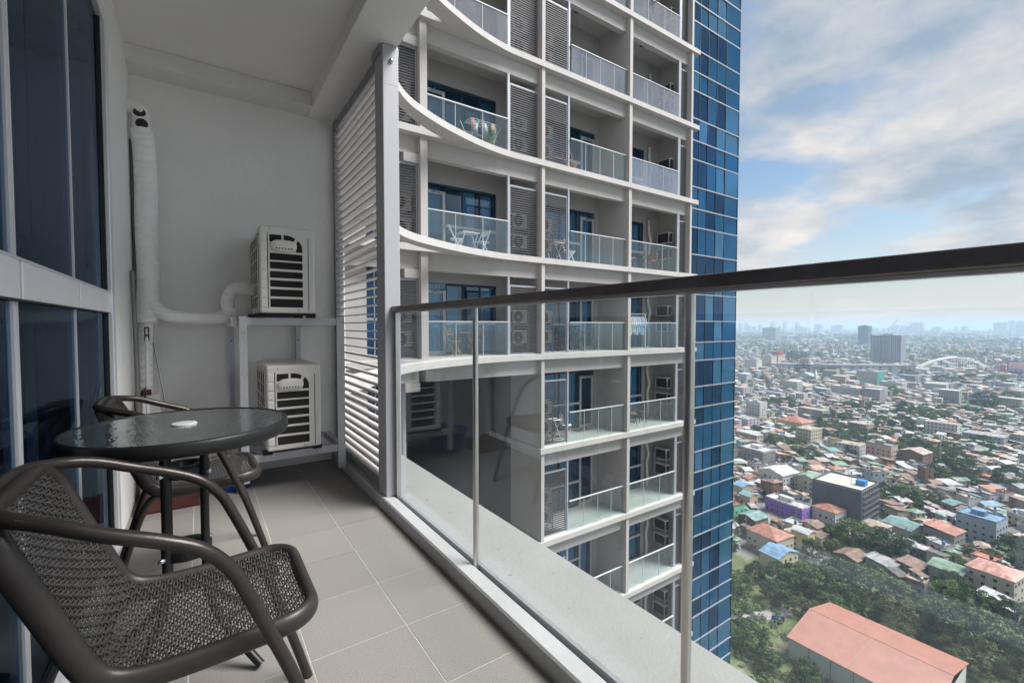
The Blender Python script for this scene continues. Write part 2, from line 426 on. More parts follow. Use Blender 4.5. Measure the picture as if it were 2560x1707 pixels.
# ---------------------------------------------------------------- glass railing
rl = thing('balcony_railing', 'clear glass railing with dark steel handrail on the concrete ledge', 'railing', (.885, .5, .06))
MB().box(.855, .915, Y_REAR-.8, 2.412, 1.077, 1.106).build('handrail', M_steel, rl, bevel=.003)
MB().box(.871, .893, Y_REAR-.8, 2.405, 1.070, 1.0765).build('channel', M_post, rl)
posts = [2.398, 1.54, .60, -.34, -1.28]
for i, y in enumerate(posts):
    (MB().cyl((.882, y, .030), (.882, y, 1.0698), .0112, 16) if 0 < i else MB().box(.872, .893, y-.011, y+.013, .031, 1.0698)).build('post', M_post, rl)
for i in range(len(posts)-1):
    a, b = posts[i+1]+.0122, posts[i]-.0125
    p = MB().box(.8785, .8855, a, b, .036, 1.0690).build('glass_pane', M_glass_bal, rl)
    MB().box(.8775, .8865, a, b, .031, .0358).build('gasket', M_black, p)

# ---------------------------------------------------------------- louvred screen
lv = thing('louvre_screen', 'tall white louvred screen with lilac post beside the outdoor units', 'screen', (.866, 2.5, .064))
po = MB().box(.822, .910, 2.413, 2.545, .064, 2.497).build('post', M_alu_paint, lv, bevel=.004)
MB().box(.8215, .9105, 2.4125, 2.5455, 2.2885, 2.2905).build('seam', M_alu_grey, po)
MB().box(.812, .918, 2.43, 2.56, 2.455, 2.4995).build('bracket', M_alu_grey, po, bevel=.003)
MB().lathe([(0,-.012),(.007,-.011),(.011,-.004),(.012,.004)], 14, (.868, 2.4105, 2.415), axis='Y').build('bolt', M_bolt, po)
MB().box(.836, .896, 2.5455, 3.577, 2.425, 2.482).build('top_rail', M_alu_grey, lv, bevel=.003)
MB().box(.836, .896, 2.5455, 3.577, .066, .108).build('bottom_rail', M_alu_grey, lv, bevel=.003)
MB().box(.836, .896, 3.535, 3.5785, .108, 2.425).build('side_rail', M_alu_grey, lv, bevel=.003)
MB().box(.838, .878, 3.50, 3.56, 2.4825, 2.4995).build('bracket', M_alu_grey, lv)
slat = None
nsl = 44
for i in range(nsl):
    z = .132 + i*.0523
    if slat is None:
        prof = [(.031*math.cos(t), .0042*math.sin(t)) for t in np.linspace(0, 2*math.pi, 13)[:-1]]
        sm_ = MB(); k = len(prof)
        sm_.add([(x, y, zz) for y in (2.546, 3.5345) for x, zz in prof], [(a, (a+1) % k, k+(a+1) % k, k+a) for a in range(k)], 0, True)
        slat = sm_.mesh('slat', M_slat, (0, 2.5, 0))
    o = bpy.data.objects.new('slat', slat); COL.objects.link(o); o.parent = lv
    o.location = (0, 0, z-.064 + random.uniform(-.0015,.0015)); o.rotation_euler = (0, R(random.uniform(-3,1)), 0)

# ---------------------------------------------------------------- chairs
def make_chair():
    t = thing('patio_chair', 'bronze woven patio chair', 'chair', (0,0,0), 'woven patio chairs by the window wall')
    # profile of seat shell in (x forward, z)
    prof = spline([(-.268,0,.712),(-.236,0,.632),(-.200,0,.545),(-.168,0,.468),(-.142,0,.424),(-.100,0,.407),(-.02,0,.404),(.08,0,.409),(.150,0,.415),(.186,0,.420)], 24)
    L = [0.0]
    for a, b in zip(prof, prof[1:]): L.append(L[-1] + (b-a).length)
    LT = L[-1]
    Larr = np.array(L); PX = np.array([p.x for p in prof]); PZ = np.array([p.z for p in prof])
    def S(u, v, h=0.):
        v = min(max(v, 0), LT)
        x, z = float(np.interp(v, Larr, PX)), float(np.interp(v, Larr, PZ))
        e = .012
        v0, v1 = max(v-e,0), min(v+e,LT)
        tx, tz = float(np.interp(v1,Larr,PX)-np.interp(v0,Larr,PX)), float(np.interp(v1,Larr,PZ)-np.interp(v0,Larr,PZ))
        l = math.hypot(tx,tz); nx, nz = -tz/l, tx/l
        if nz < 0: nx, nz = -nx, -nz
        if nx < 0 and v < LT*.4: nx, nz = -nx, -nz
        dish = -.012*(1-(u/.17)**2)
        return Vector((x + nx*(h+dish), u, z + nz*(h+dish)))
    HW = .172
    # moulded rim: rounded rectangle carried by the shell
    cr_, path = .062, []
    def corner(cu, cv, a0):
        for k in range(9):
            a = a0 + (math.pi/2)*k/8
            path.append((cu + cr_*math.cos(a), cv + cr_*math.sin(a)))
    corner(HW-cr_, LT-cr_, 0); 
    corner(-HW+cr_, LT-cr_, math.pi/2)
    for k in range(1, 40): path.append((-HW, LT-cr_ - (LT-2*cr_)*k/40))
    corner(-HW+cr_, cr_, math.pi)
    corner(HW-cr_, cr_, 1.5*math.pi)
    for k in range(1, 40): path.append((HW, cr_ + (LT-2*cr_)*k/40))
    pts = [S(u, v, -.009) for u, v in path]
    MB().tube(pts, .0138, 14, closed=True, flat=1.55).build('rim', M_chair_pl, t)
    # weave: flat straps along the shell, paired wires across
    w = MB()
    IN = HW-.010
    du, dv = .0185, .0112
    nu, nv = int(2*IN/du), int((LT-.02)/dv)
    def inside(u, v):
        au, bv = abs(u)-(HW-cr_), max(cr_-v, v-(LT-cr_))
        return not (au > 0 and bv > 0 and math.hypot(au, bv) > cr_-.006) and .006 < v < LT-.006
    for i in range(nu+1):
        u = -IN + 2*IN*i/nu
        prev = None
        for j in range(nv*2+1):
            v = .01 + (LT-.02)*j/(nv*2)
            if not inside(u, v): prev = None; continue
            h = .0032*math.cos(math.pi*(j/2 + i)) + .001
            a, b = S(u-.0035, v, h), S(u+.0035, v, h)
            c, d = S(u-.0035, v, h-.0012), S(u+.0035, v, h-.0012)
            cur = (a, b, d, c)
            if prev: w.add(list(prev)+list(cur), [(0,1,5,4),(1,2,6,5),(2,3,7,6),(3,0,4,7)])
            prev = cur
    for j in range(nv+1):
        for s in (-.0028, .0028):
            v = .01 + (LT-.02)*(j+.0)/nv + s
            prev = None
            for i in range(nu*2+1):
                u = -IN + 2*IN*i/(nu*2)
                if not inside(u, v): prev = None; continue
                h = -.0028*math.cos(math.pi*(j + i/2)) + .001
                zig = .0016*math.sin(math.pi*(i/2+j))*(1 if s > 0 else -1)
                q = [S(u, v+zig*.6+.0019*a, h+.0016*b) for a, b in ((1,0),(0,1),(-1,0),(0,-1))]
                if prev: w.add(prev+q, [(k, (k+1) % 4, 4+(k+1) % 4, 4+k) for k in range(4)])
                prev = q
    wo = w.build('woven_seat', M_weave, t); tag(wo, kind='stuff')
    # arm and front leg: one bent tube per side, meeting behind the backrest
    for s in (-1, 1):
        side = [(-.302,0,.716),(-.300,s*.08,.716),(-.284,s*.132,.715),(-.250,s*.170,.709),(-.2,s*.194,.697),(-.135,s*.208,.670),(-.06,s*.213,.641),(-.005,s*.213,.612),(.036,s*.213,.567),(.066,s*.213,.504),(.100,s*.213,.420),(.145,s*.214,.300),(.205,s*.216,.105),(.236,s*.217,.0)]
        MB().tube(spline(side, 6), .0122, 14).build('armrest', M_chair, t)
        leg = [(-.10,s*.150,.388),(-.150,s*.165,.380),(-.185,s*.178,.320),(-.232,s*.190,.170),(-.283,s*.205,.0)]
        MB().tube(spline(leg, 6), .0122, 12).build('leg', M_chair, t)
        MB().box(-.10, .11, s*.150-.008, s*.150+.008, .376, .392).build('seat_rail', M_chair, t)
        MB().cyl((.095, s*.150, .384), (.115, s*.208, .384), .009, 8).build('bracket', M_chair, t)
    return t
ch_near = make_chair(); ch_near.location = (0, 1.16, 0)
tag(ch_near, 'bronze woven patio chair in front of the round table')
dup(ch_near, (-.008, 2.23, 0), R(1.5), 'bronze woven patio chair tucked behind the round table')

# ---------------------------------------------------------------- round table
tb = thing('round_table', 'small round glass table with thick black rim between the chairs', 'table', (-.045, 1.66, 0))
tx, ty = -.045, 1.66
RT_ = .276
MB().lathe([(RT_-.012,.703),(RT_-.011,.7095),(RT_-.005,.7115),(RT_,.706),(RT_+.001,.680),(RT_-.004,.672),(RT_-.014,.671),(RT_-.014,.676),(RT_-.006,.680),(RT_-.006,.699),(RT_-.012,.7005),(RT_-.012,.703)], 72, (tx,ty,0)).build('rim', M_blk_metal, tb)
MB().lathe([(.0,.7085),(.018,.7085),(RT_-.0125,.7085),(RT_-.0125,.7036),(.0,.7036)], 64, (tx,ty,0)).flat().build('glass_top', M_table_glass, tb)
MB().lathe([(0,.7135),(.028,.7135),(.0315,.7128),(.0325,.711),(.0325,.7087)], 32, (tx,ty,0)).build('cap', mat('cap_plastic', (.52,.52,.54), .45), tb)
for k in range(4):
    a = R(45 + 90*k); c, s = math.cos(a), math.sin(a)
    pts = [(tx+c*.235, ty+s*.235, .676),(tx+c*.10, ty+s*.10, .668),(tx+c*.072, ty+s*.072, .640),(tx+c*.066, ty+s*.066, .58),(tx+c*.066, ty+s*.066, .30),(tx+c*.075, ty+s*.075, .20),(tx+c*.13, ty+s*.13, .115),(tx+c*.245, ty+s*.245, .012)]
    MB().tube(spline(pts, 7), .0115, 12).build('leg', M_blk_metal, tb)
    for z in (.335, .575):
        MB().lathe([(0,.013),(.006,.012),(.0075,.008),(.0075,0)], 10, (0,0,0), axis='X').xform(Matrix.Translation((tx+c*.076, ty+s*.076, z)) @ Matrix.Rotation(a, 4, 'Z')).build('bolt', M_bolt, tb)
for z in (.335, .575):
    MB().lathe([(.026,z-.016),(.060,z-.016),(.063,z-.012),(.063,z+.012),(.060,z+.016),(.026,z+.016),(.026,z-.016)], 36, (tx,ty,0)).build('ring_plate', M_blk_metal, tb)

# ---------------------------------------------------------------- outdoor units on their steel rack
def make_unit(label, loc):
    t = thing('air_conditioner', label, 'air conditioner', loc, 'stacked outdoor units at the end of the balcony')
    W, D, H = .300, .555, .530
    x0, y0, z0 = loc
    def bx(a,b,c,d,e,f): return (x0+a, x0+b, y0+c, y0+d, z0+e, z0+f)
    MB().box(*bx(0, W, 0, D, .018, H)).build('casing', M_ac, t, bevel=.012, seg=3)
    MB().box(*bx(.262, .2655, -.0012, .02, .03, H-.06)).build('seam', M_slot, t)
    rows = [(.31,.395),(.41,.495),(.52,.600),(.625,.705),(.73,.815),(.84,.94)]
    zt = lambda f: .02 + (H-.02)*(1-f)
    for a, b in rows:
        MB().box(*bx(.052, .232, -.0016, .01, zt(b), zt(a))).build('slot', M_slot, t, bevel=.004)
    MB().box(*bx(.052, .118, -.0016, .01, zt(.185), zt(.095))).build('slot', M_slot, t, bevel=.004)
    def poly(ps):
        q = MB(); n = len(ps)
        q.add([(x0+x, y0+yy, z0+z) for yy in (-.0016, .01) for x, z in ps], [tuple(range(n)), tuple(range(n, 2*n))[::-1]] + [(i, n+i, n+(i+1) % n, (i+1) % n) for i in range(n)])
        return q
    poly([(.130,zt(.185)),(.130,zt(.095)),(.155,zt(.098)),(.178,zt(.112)),(.192,zt(.13)),(.178,zt(.185))]).build('slot', M_slot, t)
    poly([(.195,zt(.285)),(.195,zt(.20)),(.207,zt(.148)),(.219,zt(.172)),(.229,zt(.21)),(.232,zt(.285))]).build('slot', M_slot, t)
    # raised bars between the slots
    for f in (.402, .5075, .6125, .7175, .8275):
        MB().box(*bx(.048, .236, -.0048, .002, zt(f)-.0042, zt(f)+.0042)).build('bar', M_ac, t, bevel=.0015)
    for k in range(8):
        f0 = .09 + k*.108
        MB().box(*bx(.004, .040, -.0046, .02, zt(f0+.095), zt(f0))).build('corner_rib', M_ac, t, bevel=.006)
    MB().box(*bx(.041, .0445, -.003, .004, .045, zt(.08))).build('groove', M_slot, t)
    # carrying handle with row of holes
    hz = zt(.225)
    h = MB()
    ell = []
    for k in range(24):
        a = 2*math.pi*k/24
        ell.append((math.copysign(abs(math.cos(a))**.7, math.cos(a)), math.copysign(abs(math.sin(a))**.8, math.sin(a))))
    for (sc, yy) in ((1.0, .004), (1.0, -.010), (.88, -.019), (.55, -.023)):
        h.v += [(x0+.128+ex*.072*sc, y0+yy, z0+hz+ez*.036*sc) for ex, ez in ell]
    for r_ in range(3):
        for k in range(24): h.f.append([r_*24+k, r_*24+(k+1) % 24, (r_+1)*24+(k+1) % 24, (r_+1)*24+k]); h.m.append(0); h.sm.append(True)
    h.f.append([72+k for k in range(24)]); h.m.append(0); h.sm.append(True)
    ho = h.build('handle', M_ac, t)
    MB().box(*bx(.078, .178, -.0225, -.012, hz-.024, hz-.008)).build('grip', M_ac, ho, bevel=.004)
    for k in range(6):
        MB().cyl((x0+.088+k*.016, y0-.0235, z0+hz-.016), (x0+.088+k*.016, y0-.018, z0+hz-.016), .0045, 10).build('hole', M_slot, ho)
    for (sx, f) in ((.06,.035),(.205,.97)):
        MB().lathe([(0,-.004),(.004,-.0035),(.0055,0)], 10, (x0+sx, y0-.0005, z0+zt(f)), axis='Y').build('screw', M_bolt, t)
    # coil side behind a cage
    MB().box(*bx(-.0018, .01, .045, .50, .045, H-.045)).build('coil', M_slot, t)
    cg = MB()
    for k in range(5): cg.box(*bx(-.008, -.0022, .045+k*.1125, .053+k*.1125, .04, H-.04))
    for k in range(7): cg.box(*bx(-.0075, -.0026, .045, .50, .045+k*.0725, .051+k*.0725))
    c = cg.build('cage', M_ac, t); tag(c, kind='stuff')
    # fan outlet with domed guard
    fg = MB()
    cy_, cz_ = y0+.27, z0+.275
    for k in range(9):
        r_ = .045 + .021*k; hgt = .022*(1-(k/8.5)**2.2)
        fg.tube([(x0+W+hgt, cy_+r_*math.cos(a), cz_+r_*math.sin(a)) for a in np.linspace(0, 2*math.pi, 41)[:-1]], .002, 5, closed=True)
    for k in range(20):
        a = 2*math.pi*k/20
        fg.tube([(x0+W+.022*(1-(q/8.5)**2.2), cy_+(.045+.021*q)*math.cos(a), cz_+(.045+.021*q)*math.sin(a)) for q in range(9)], .0018, 4)
    g = fg.build('fan_guard', M_ac, t); tag(g, kind='stuff')
    MB().lathe([(0,.004),(.225,.004),(.232,.001)], 40, (x0+W, cy_, cz_), axis='X').build('fan_opening', M_slot, t)
    for yy in (.06, D-.06):
        MB().box(*bx(-.025, W+.012, yy-.018, yy+.018, .004, .0178)).build('foot', M_foot, t, bevel=.003)
        for xx in (.0, W-.02):
            MB().box(*bx(xx-.02, xx+.03, yy-.024, yy+.024, -.010, .004)).build('rubber_pad', M_foot, t, bevel=.003)
    return t
rk = thing('unit_rack', 'chipped white steel rack carrying two outdoor units', 'rack', (.46, 3.3, .06))
def angle(m_, x0,x1,y0,y1,z0,z1): m_.box(x0,x1,y0,y1,z0,z1); return m_
for (xa, xb, za, zb, ya, yb) in ((.187,.228,.062,1.058,3.10,3.106),(.735,.782,.064,1.055,3.10,3.106)):
    q = MB().box(xa, xb, ya, yb, za, zb)
    if xa < .4: q.box(xa, xa+.006, yb, yb+.04, za, zb)
    else: q.box(xb-.006, xb, yb, yb+.04, za, zb)
    q.build('upright', M_rack, rk)
for (xa, xb) in ((.150,.185),(.560,.595)):
    MB().box(xa, xb, 3.571, 3.577, .10, 1.056).box(xa, xa+.006, 3.535, 3.571, .10, 1.056).build('wall_upright', M_rack, rk)
    for z in (.35, .9): MB().lathe([(0,-.007),(.006,-.006),(.008,0)], 10, ((xa+xb)/2+.003, 3.5705, z), axis='Y').build('bolt', M_bolt, rk)
for zt_ in (1.050, .222):
    q = MB()
    q.box(.2285 if zt_ > 1 else .187, .7345, 3.107, 3.113, zt_-.045, zt_); q.box(.187, .7345, 3.113, 3.15, zt_-.006, zt_)
    q.build('cross_rail', M_rack, rk)
    MB().box(.150, .7345, 3.53, 3.5695, zt_-.006, zt_).box(.150,.7345,3.5635,3.5695,zt_-.045,zt_-.006).build('cross_rail', M_rack, rk)
    for xa in (.150, .741):
        MB().box(xa, xa+.035, 3.151, 3.529, zt_-.006, zt_).box(xa, xa+.006, 3.107, 3.562, zt_-.045, zt_-.0065).build('side_rail', M_rack, rk)
make_unit('ivory outdoor unit standing on top of the steel rack', (.292, 3.03, 1.0605))
make_unit('ivory outdoor unit on the lower shelf, half behind the round table', (.318, 3.03, .2325))

# ---------------------------------------------------------------- insulated pipe
pp = thing('insulated_pipe', 'white wrapped refrigerant pipe running down the corner to the units', 'pipe', (-.25, 3.45, 0))
MB().tube(spline([(-.262,3.47,2.15),(-.254,3.468,2.05),(-.248,3.466,1.85),(-.252,3.466,1.6),(-.248,3.466,1.35),(-.252,3.466,1.16),(-.262,3.466,1.02)], 8), .055, 18).build('riser', M_wrap, pp)
MB().tube(spline([(-.262,3.466,1.02),(-.272,3.47,.85),(-.272,3.47,.5),(-.276,3.47,.02)], 6), .033, 16).build('lower_riser', M_wrap, pp)
MB().tube(spline([(-.250,3.455,1.20),(-.225,3.445,1.12),(-.15,3.435,1.062),(-.02,3.43,1.048),(.10,3.428,1.052),(.152,3.425,1.075),(.148,3.42,1.16),(.175,3.415,1.225),(.23,3.41,1.245),(.30,3.405,1.235)], 8), .038, 16).build('branch', M_wrap, pp)
MB().tube(spline([(.150,3.43,1.085),(.17,3.44,1.05),(.165,3.45,1.0)], 5), .026, 12).build('stub', M_wrap, pp)
MB().tube(spline([(-.335,3.50,2.275),(-.300,3.495,2.285),(-.272,3.485,2.262),(-.262,3.475,2.20),(-.262,3.472,2.13)], 6), .044, 18).build('elbow', M_plaster_w, pp)
MB().lathe([(0,-.004),(.028,-.003),(.030,.004)], 18, (0,0,0), axis='Y').xform(Matrix.Translation((-.268, 3.441, 2.242)) @ Matrix.Rotation(R(-20), 4, 'X')).build('vent_hole', M_black, pp)
MB().lathe([(0,-.004),(.028,-.003),(.030,.004)], 18, (0,0,0), axis='Y').xform(Matrix.Translation((-.258, 3.430, 2.175)) @ Matrix.Rotation(R(-5), 4, 'X')).build('vent_hole', M_black, pp)
cd = MB().tube(spline([(-.318,3.52,2.1),(-.316,3.52,1.4),(-.320,3.52,.7),(-.316,3.52,.02)], 5), .008, 8).build('drain_hose', M_pole_grey)
tag(cd, 'thin grey drain hose on the wall behind the insulated pipe', 'hose')

# ---------------------------------------------------------------- brooms and bits in the corner
def stick(name, label, cat, a, b, r, m_, group=None):
    t = thing(name, label, cat, b, group)
    MB().cyl(a, b, r, 12).build('handle', m_, t); return t
br = stick('broom', 'white broom handle with long maroon hang grip', 'broom', (-.258,3.395,.94), (-.262,3.33,.04), .0115, M_white_pl)
g = MB().box(-.270,-.246,3.385,3.402,.91,.952); g.box(-.270,-.264,3.385,3.402,.952,.985); g.box(-.252,-.246,3.385,3.402,.952,.985); g.box(-.270,-.246,3.385,3.402,.985,.995)
g.build('grip', M_maroon, br, bevel=.002)
MB().box(-.31,-.20,3.31,3.35,.005,.075).build('bristles', M_maroon, br, bevel=.01)
dp = stick('dustpan', 'dark maroon dustpan with short upright handle on the floor', 'dustpan', (-.278,3.35,.60), (-.270,3.30,.05), .010, M_white_pl)
g = MB()
g.add([(-.29,3.34,.59),(-.265,3.34,.59),(-.265,3.36,.59),(-.29,3.36,.59),(-.29,3.34,.625),(-.265,3.34,.65),(-.265,3.36,.65),(-.29,3.36,.625)], [(0,1,5,4),(1,2,6,5),(2,3,7,6),(3,0,4,7),(4,5,6,7),(3,2,1,0)])
g.box(-.262,-.240,3.342,3.358,.602,.634)
g.build('grip', M_maroon, dp, bevel=.003)
g = MB(); a0 = (-.29, 2.98)
g.add([(-.31,3.30,.0),(-.02,3.30,.0),(-.02,3.06,.0),(-.31,3.06,.0),(-.29,3.28,.07),(-.04,3.28,.07),(-.02,3.06,.012),(-.31,3.06,.012)], [(0,1,2,3),(0,4,5,1),(1,5,6,2),(0,3,7,4),(4,7,6,5),(3,2,6,7)])
g.build('pan', M_maroon, dp)
tag(stick('grey_pole', 'tall grey pole leaning in the corner beside the insulated pipe', 'pole', (-.312,3.36,1.315), (-.285,3.27,.01), .011, M_pole_grey))
tag(stick('steel_rod', 'thin bright steel rod leaning against the end wall', 'pole', (-.235,3.52,.90), (-.105,3.35,.006), .0065, M_post))
ob = MB().box(-.31, -.20, 3.36, 3.44, 0, .60)
o = ob.build('storage_box', mat('beige_box', (.50,.49,.45), .5), bevel=.006); tag(o, 'beige box standing in the corner behind the far chair', 'box')
bs = thing('basin', 'blue plastic basin on the floor under the unit rack', 'basin', (.14, 3.30, 0))
MB().lathe([(0,.004),(.115,.004),(.155,.16),(.168,.165),(.168,.172),(.150,.168),(.112,.012),(0,.012)], 32, (.14,3.30,0)).build('bowl', M_blue_pl, bs)
# ---------------------------------------------------------------- apartment tower across the corner
GZ = -100.0
M_tw = mat('tower_white', (.40,.385,.38), .75, var=.05, vs=1.2, bump=.06, bs=20, stain=.22, stain_col=(.27,.26,.255), ss=1.5, sth=(.5,.85), streak=True)
M_tslab = mat('tower_slab_edge', (.43,.42,.415), .75, var=.06, vs=2, stain=.62, stain_col=(.24,.23,.22), ss=3.5, sth=(.52,.85), streak=True)
M_tin = mat('tower_recess_grey', (.38,.365,.37), .8, var=.05, vs=1)
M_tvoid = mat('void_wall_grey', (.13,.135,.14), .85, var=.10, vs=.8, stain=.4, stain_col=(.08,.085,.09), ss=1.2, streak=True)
M_tframe = mat('tower_frame', (.34,.355,.40), .45, .3, var=.05)
M_twhite_fr = mat('tower_door_white', (.50,.51,.54), .5, var=.04)
M_tslat = mat('tower_slat', (.085,.085,.092), .5, .2, var=.08)
M_tglass = glass('tower_window_glass', (.62,.80,.93), f0=.07, refl=(.7,.86,1), gain=.9, dust=.07, dscale=1, dcol=(.02,.22,.38))
M_trail_g = glass('tower_rail_glass', (.90,.955,.95), f0=.06, refl=(.9,.95,1), dust=.015, dscale=1.6, gain=.5)
M_trail_old = glass('tower_rail_stained', (.80,.86,.90), f0=.12, refl=(.8,.84,.95), dust=.17, dscale=1.2, gain=.9, dcol=(.72,.70,.72))
M_cw = glass('curtain_wall_glass', (.10,.44,.66), f0=.15, refl=(.40,.70,1.0), gain=.6, dust=.36, dscale=.6, dcol=(.003,.15,.30))
M_cw3 = glass('curtain_wall_glass_pale', (.14,.48,.68), f0=.24, refl=(.50,.76,1.0), gain=.6, dust=.34, dscale=.8, dcol=(.01,.20,.36))
M_cw2 = glass('curtain_wall_glass_dark', (.08,.30,.52), f0=.10, refl=(.36,.62,.95), gain=.6, dust=.18, dscale=.6, dcol=(.004,.09,.19))
M_transom = mat('transom_silver', (.30,.32,.37), .5, .2, var=.05)
M_mullion = mat('mullion_dark', (.03,.045,.075), .5, .3)
M_curt = mat('curtain_cloth', (.55,.60,.66), .9, var=.08, vs=2)
M_curt_t = mat('curtain_teal', (.20,.36,.38), .9, var=.08, vs=2)
M_curt_d = mat('curtain_dark', (.10,.12,.15), .9, var=.08, vs=2)
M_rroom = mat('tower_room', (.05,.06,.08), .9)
M_tac = mat('tower_unit', (.70,.68,.66), .5, var=.04)
M_fan = mat('fan_black', (.015,.015,.016), .6)
M_tfloor = mat('tower_floor', (.40,.385,.36), .8, var=.08, vs=2)

TW = thing('apartment_tower', 'white apartment tower with recessed balconies and blue glass end', 'building', (13, 13, GZ))
def put(me, name, z, parent=None, cat=None, kind=None, dx=0, dy=0):
    o = bpy.data.objects.new(name, me); COL.objects.link(o)
    if parent is None:
        o.parent = TW; o.location = (dx-13, dy-13, z-GZ)
    else:
        o.parent = parent
    if kind: o['kind'] = kind
    return o
SH = 3.15
KLO, KHI = -6, 6
brow_out = [(8.5,11.75),(7.9,11.735),(7.1,11.60),(6.4,11.40),(5.6,11.10),(5.1,10.87),(4.6,10.60),(4.2,10.34),(3.8,9.96),(3.3,9.3),(2.65,8.35),(1.9,7.5),(1.0,6.7)]
brow_in = [(1.0,7.5),(1.7,8.1),(2.45,8.95),(3.15,9.75),(4.05,10.6),(4.45,10.95),(4.95,11.30),(5.4,11.53),(5.85,11.70)]
bo = [(p.x, p.y) for p in spline([(x,y,0) for x, y in brow_out], 4)]
bi = [(p.x, p.y) for p in spline([(x,y,0) for x, y in brow_in], 4)]
polyL = [(17.75,15.0),(17.75,11.75)] + bo + bi + [(2.6,11.72),(2.6,15.0)]
me_slab_u = MB().prism(polyL[::-1], -.10, .08).mesh('floor_slab', M_tslab)
me_slab_l = MB().prism([(17.75,15.0),(17.75,11.75),(9.20,11.75),(9.20,15.0)][::-1], -.10, .08).mesh('floor_slab', M_tslab)
def fin(x0, x1): return MB().box(x0, x1, 11.80, 13.60, .081, 3.049).mesh('fin_wall', M_tw)
me_finA, me_finB, me_finC, me_finL = fin(9.26,9.39), fin(13.43,13.58), fin(17.24,17.36), fin(5.05,5.26)
def beam_me(x0, x1, notch=False):
    q = MB().box(x0+.001, x1-.001, 12.0, 12.22, 2.565, 3.048)
    if notch: q.box(x0+.001, x0+.24, 11.99, 12.23, 2.43, 2.5645)
    return q.mesh('beam', M_tw)
me_bL, me_bM, me_bR, me_bX = beam_me(5.26,9.26), beam_me(9.39,13.43), beam_me(13.58,17.24,True), beam_me(2.6,5.05)
# wall behind each balcony, with lintel
def wall_me(x0, x1, w0, w1):
    q = MB().box(x0+.001, x1-.001, 13.40, 13.58, 2.38, 3.048)
    if w0 > x0+.02: q.box(x0+.001, w0, 13.40, 13.58, .081, 2.379)
    if x1 > w1+.02: q.box(w1, x1-.001, 13.40, 13.58, .081, 2.379)
    return q.mesh('wall', M_tin)
me_wL, me_wM, me_wR = wall_me(5.26,9.26,5.28,8.52), wall_me(9.39,13.43,9.41,13.22), wall_me(13.58,17.24,13.60,16.20)
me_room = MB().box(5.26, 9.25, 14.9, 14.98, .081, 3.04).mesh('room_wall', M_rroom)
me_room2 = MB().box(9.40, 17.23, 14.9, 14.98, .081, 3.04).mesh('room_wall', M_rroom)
def curtain(x0, x1, z0, z1, amp=.025, wl_=.11, y=13.68):
    q = MB(); n_ = max(6, int((x1-x0)/wl_*6))
    vs, fs = [], []
    for i in range(n_+1):
        x = x0 + (x1-x0)*i/n_
        yy = y + amp*math.sin(2*math.pi*x/wl_) + .4*amp*math.sin(2*math.pi*x/(wl_*2.7))
        vs += [(x, yy, z0), (x, yy, z1)]
    for i in range(n_): fs.append((2*i, 2*i+2, 2*i+3, 2*i+1))
    return q.add(vs, fs, 0, True)
WINS = {}
def window_set(x0, x1, lab):
    """one glazed panel: lower light, band, upper light"""
    p = MB().box(x0+.03, x1-.03, 13.44, 13.452, .14, 1.03).box(x0+.03, x1-.03, 13.44, 13.452, 1.13, 2.30).mesh('window', M_tglass)
    f = MB().box(x0+.002, x0+.028, 13.43, 13.49, .085, 2.375).box(x1-.028, x1-.002, 13.43, 13.49, .085, 2.375).box(x0+.028, x1-.028, 13.43, 13.49, 2.30, 2.375).box(x0+.028, x1-.028, 13.43, 13.49, .085, .138).mesh('frame', M_mullion)
    b = MB().box(x0+.004, x1-.004, 13.405, 13.439, 1.035, 1.125).mesh('band', M_twhite_fr)
    return p, f, b
def door_set(x0, x1):
    p = MB().box(x0+.10, x1-.10, 13.44, 13.452, .20, 2.05).mesh('door', M_tglass)
    f = MB().box(x0+.002, x0+.10, 13.42, 13.49, .085, 2.15).box(x1-.10, x1-.002, 13.42, 13.49, .085, 2.15).box(x0+.10, x1-.10, 13.42, 13.49, 2.05, 2.15).box(x0+.10, x1-.10, 13.42, 13.49, .085, .20).mesh('frame', M_twhite_fr)
    h = MB().box(x1-.075, x1-.045, 13.37, 13.418, 1.00, 1.12).box(x1-.15, x1-.045, 13.355, 13.369, 1.05, 1.07).mesh('handle', M_twhite_fr)
    t = MB().box(x0+.004, x1-.004, 13.44, 13.452, 2.18, 2.37).mesh('transom_light', M_tglass)
    c = MB().box(x0+.25, x1-.12, 13.375, 13.415, 2.08, 2.11).box(x0+.3, x0+.33, 13.25, 13.376, 2.10, 2.12).mesh('closer', M_tframe)
    return p, f, h, t, c
winL = [window_set(a, b, '') for a, b in ((6.60,7.21),(7.22,7.86),(7.87,8.51))]
winM = [window_set(a, b, '') for a, b in ((9.42,10.4),(10.41,11.40),(11.41,12.45))]
winR = [window_set(a, b, '') for a, b in ((13.61,14.42),(14.43,15.30),(15.31,16.19))]
doorL, doorM = door_set(5.86,6.59), door_set(12.47,13.21)
sideL = MB().box(5.285, 5.85, 13.44, 13.452, .10, 2.37).mesh('side_light', M_tglass)
def rail_set(x0, x1, n_):
    h = MB().box(x0, x1, 11.915, 11.965, 1.115, 1.145).mesh('railing', M_twhite_fr)
    ps = []
    for i in range(n_):
        a, b = x0 + (x1-x0)*i/n_, x0 + (x1-x0)*(i+1)/n_
        ps.append((a+.012, b-.012))
    st = [MB().box(x0+(x1-x0)*i/n_-.006, x0+(x1-x0)*i/n_+.006, 11.93, 11.95, .081, 1.114).mesh('baluster', M_twhite_fr) for i in range(1, n_)]
    g = {}
    for old in (0, 1):
        g[old] = [MB().box(a, b, 11.934, 11.944, .10, 1.112).mesh('glass_pane', M_trail_old if old else M_trail_g) for a, b in ps]
    return h, st, g
railL, railM, railR = rail_set(5.265,8.03,3), rail_set(10.62,13.42,4), rail_set(13.585,16.60,3)
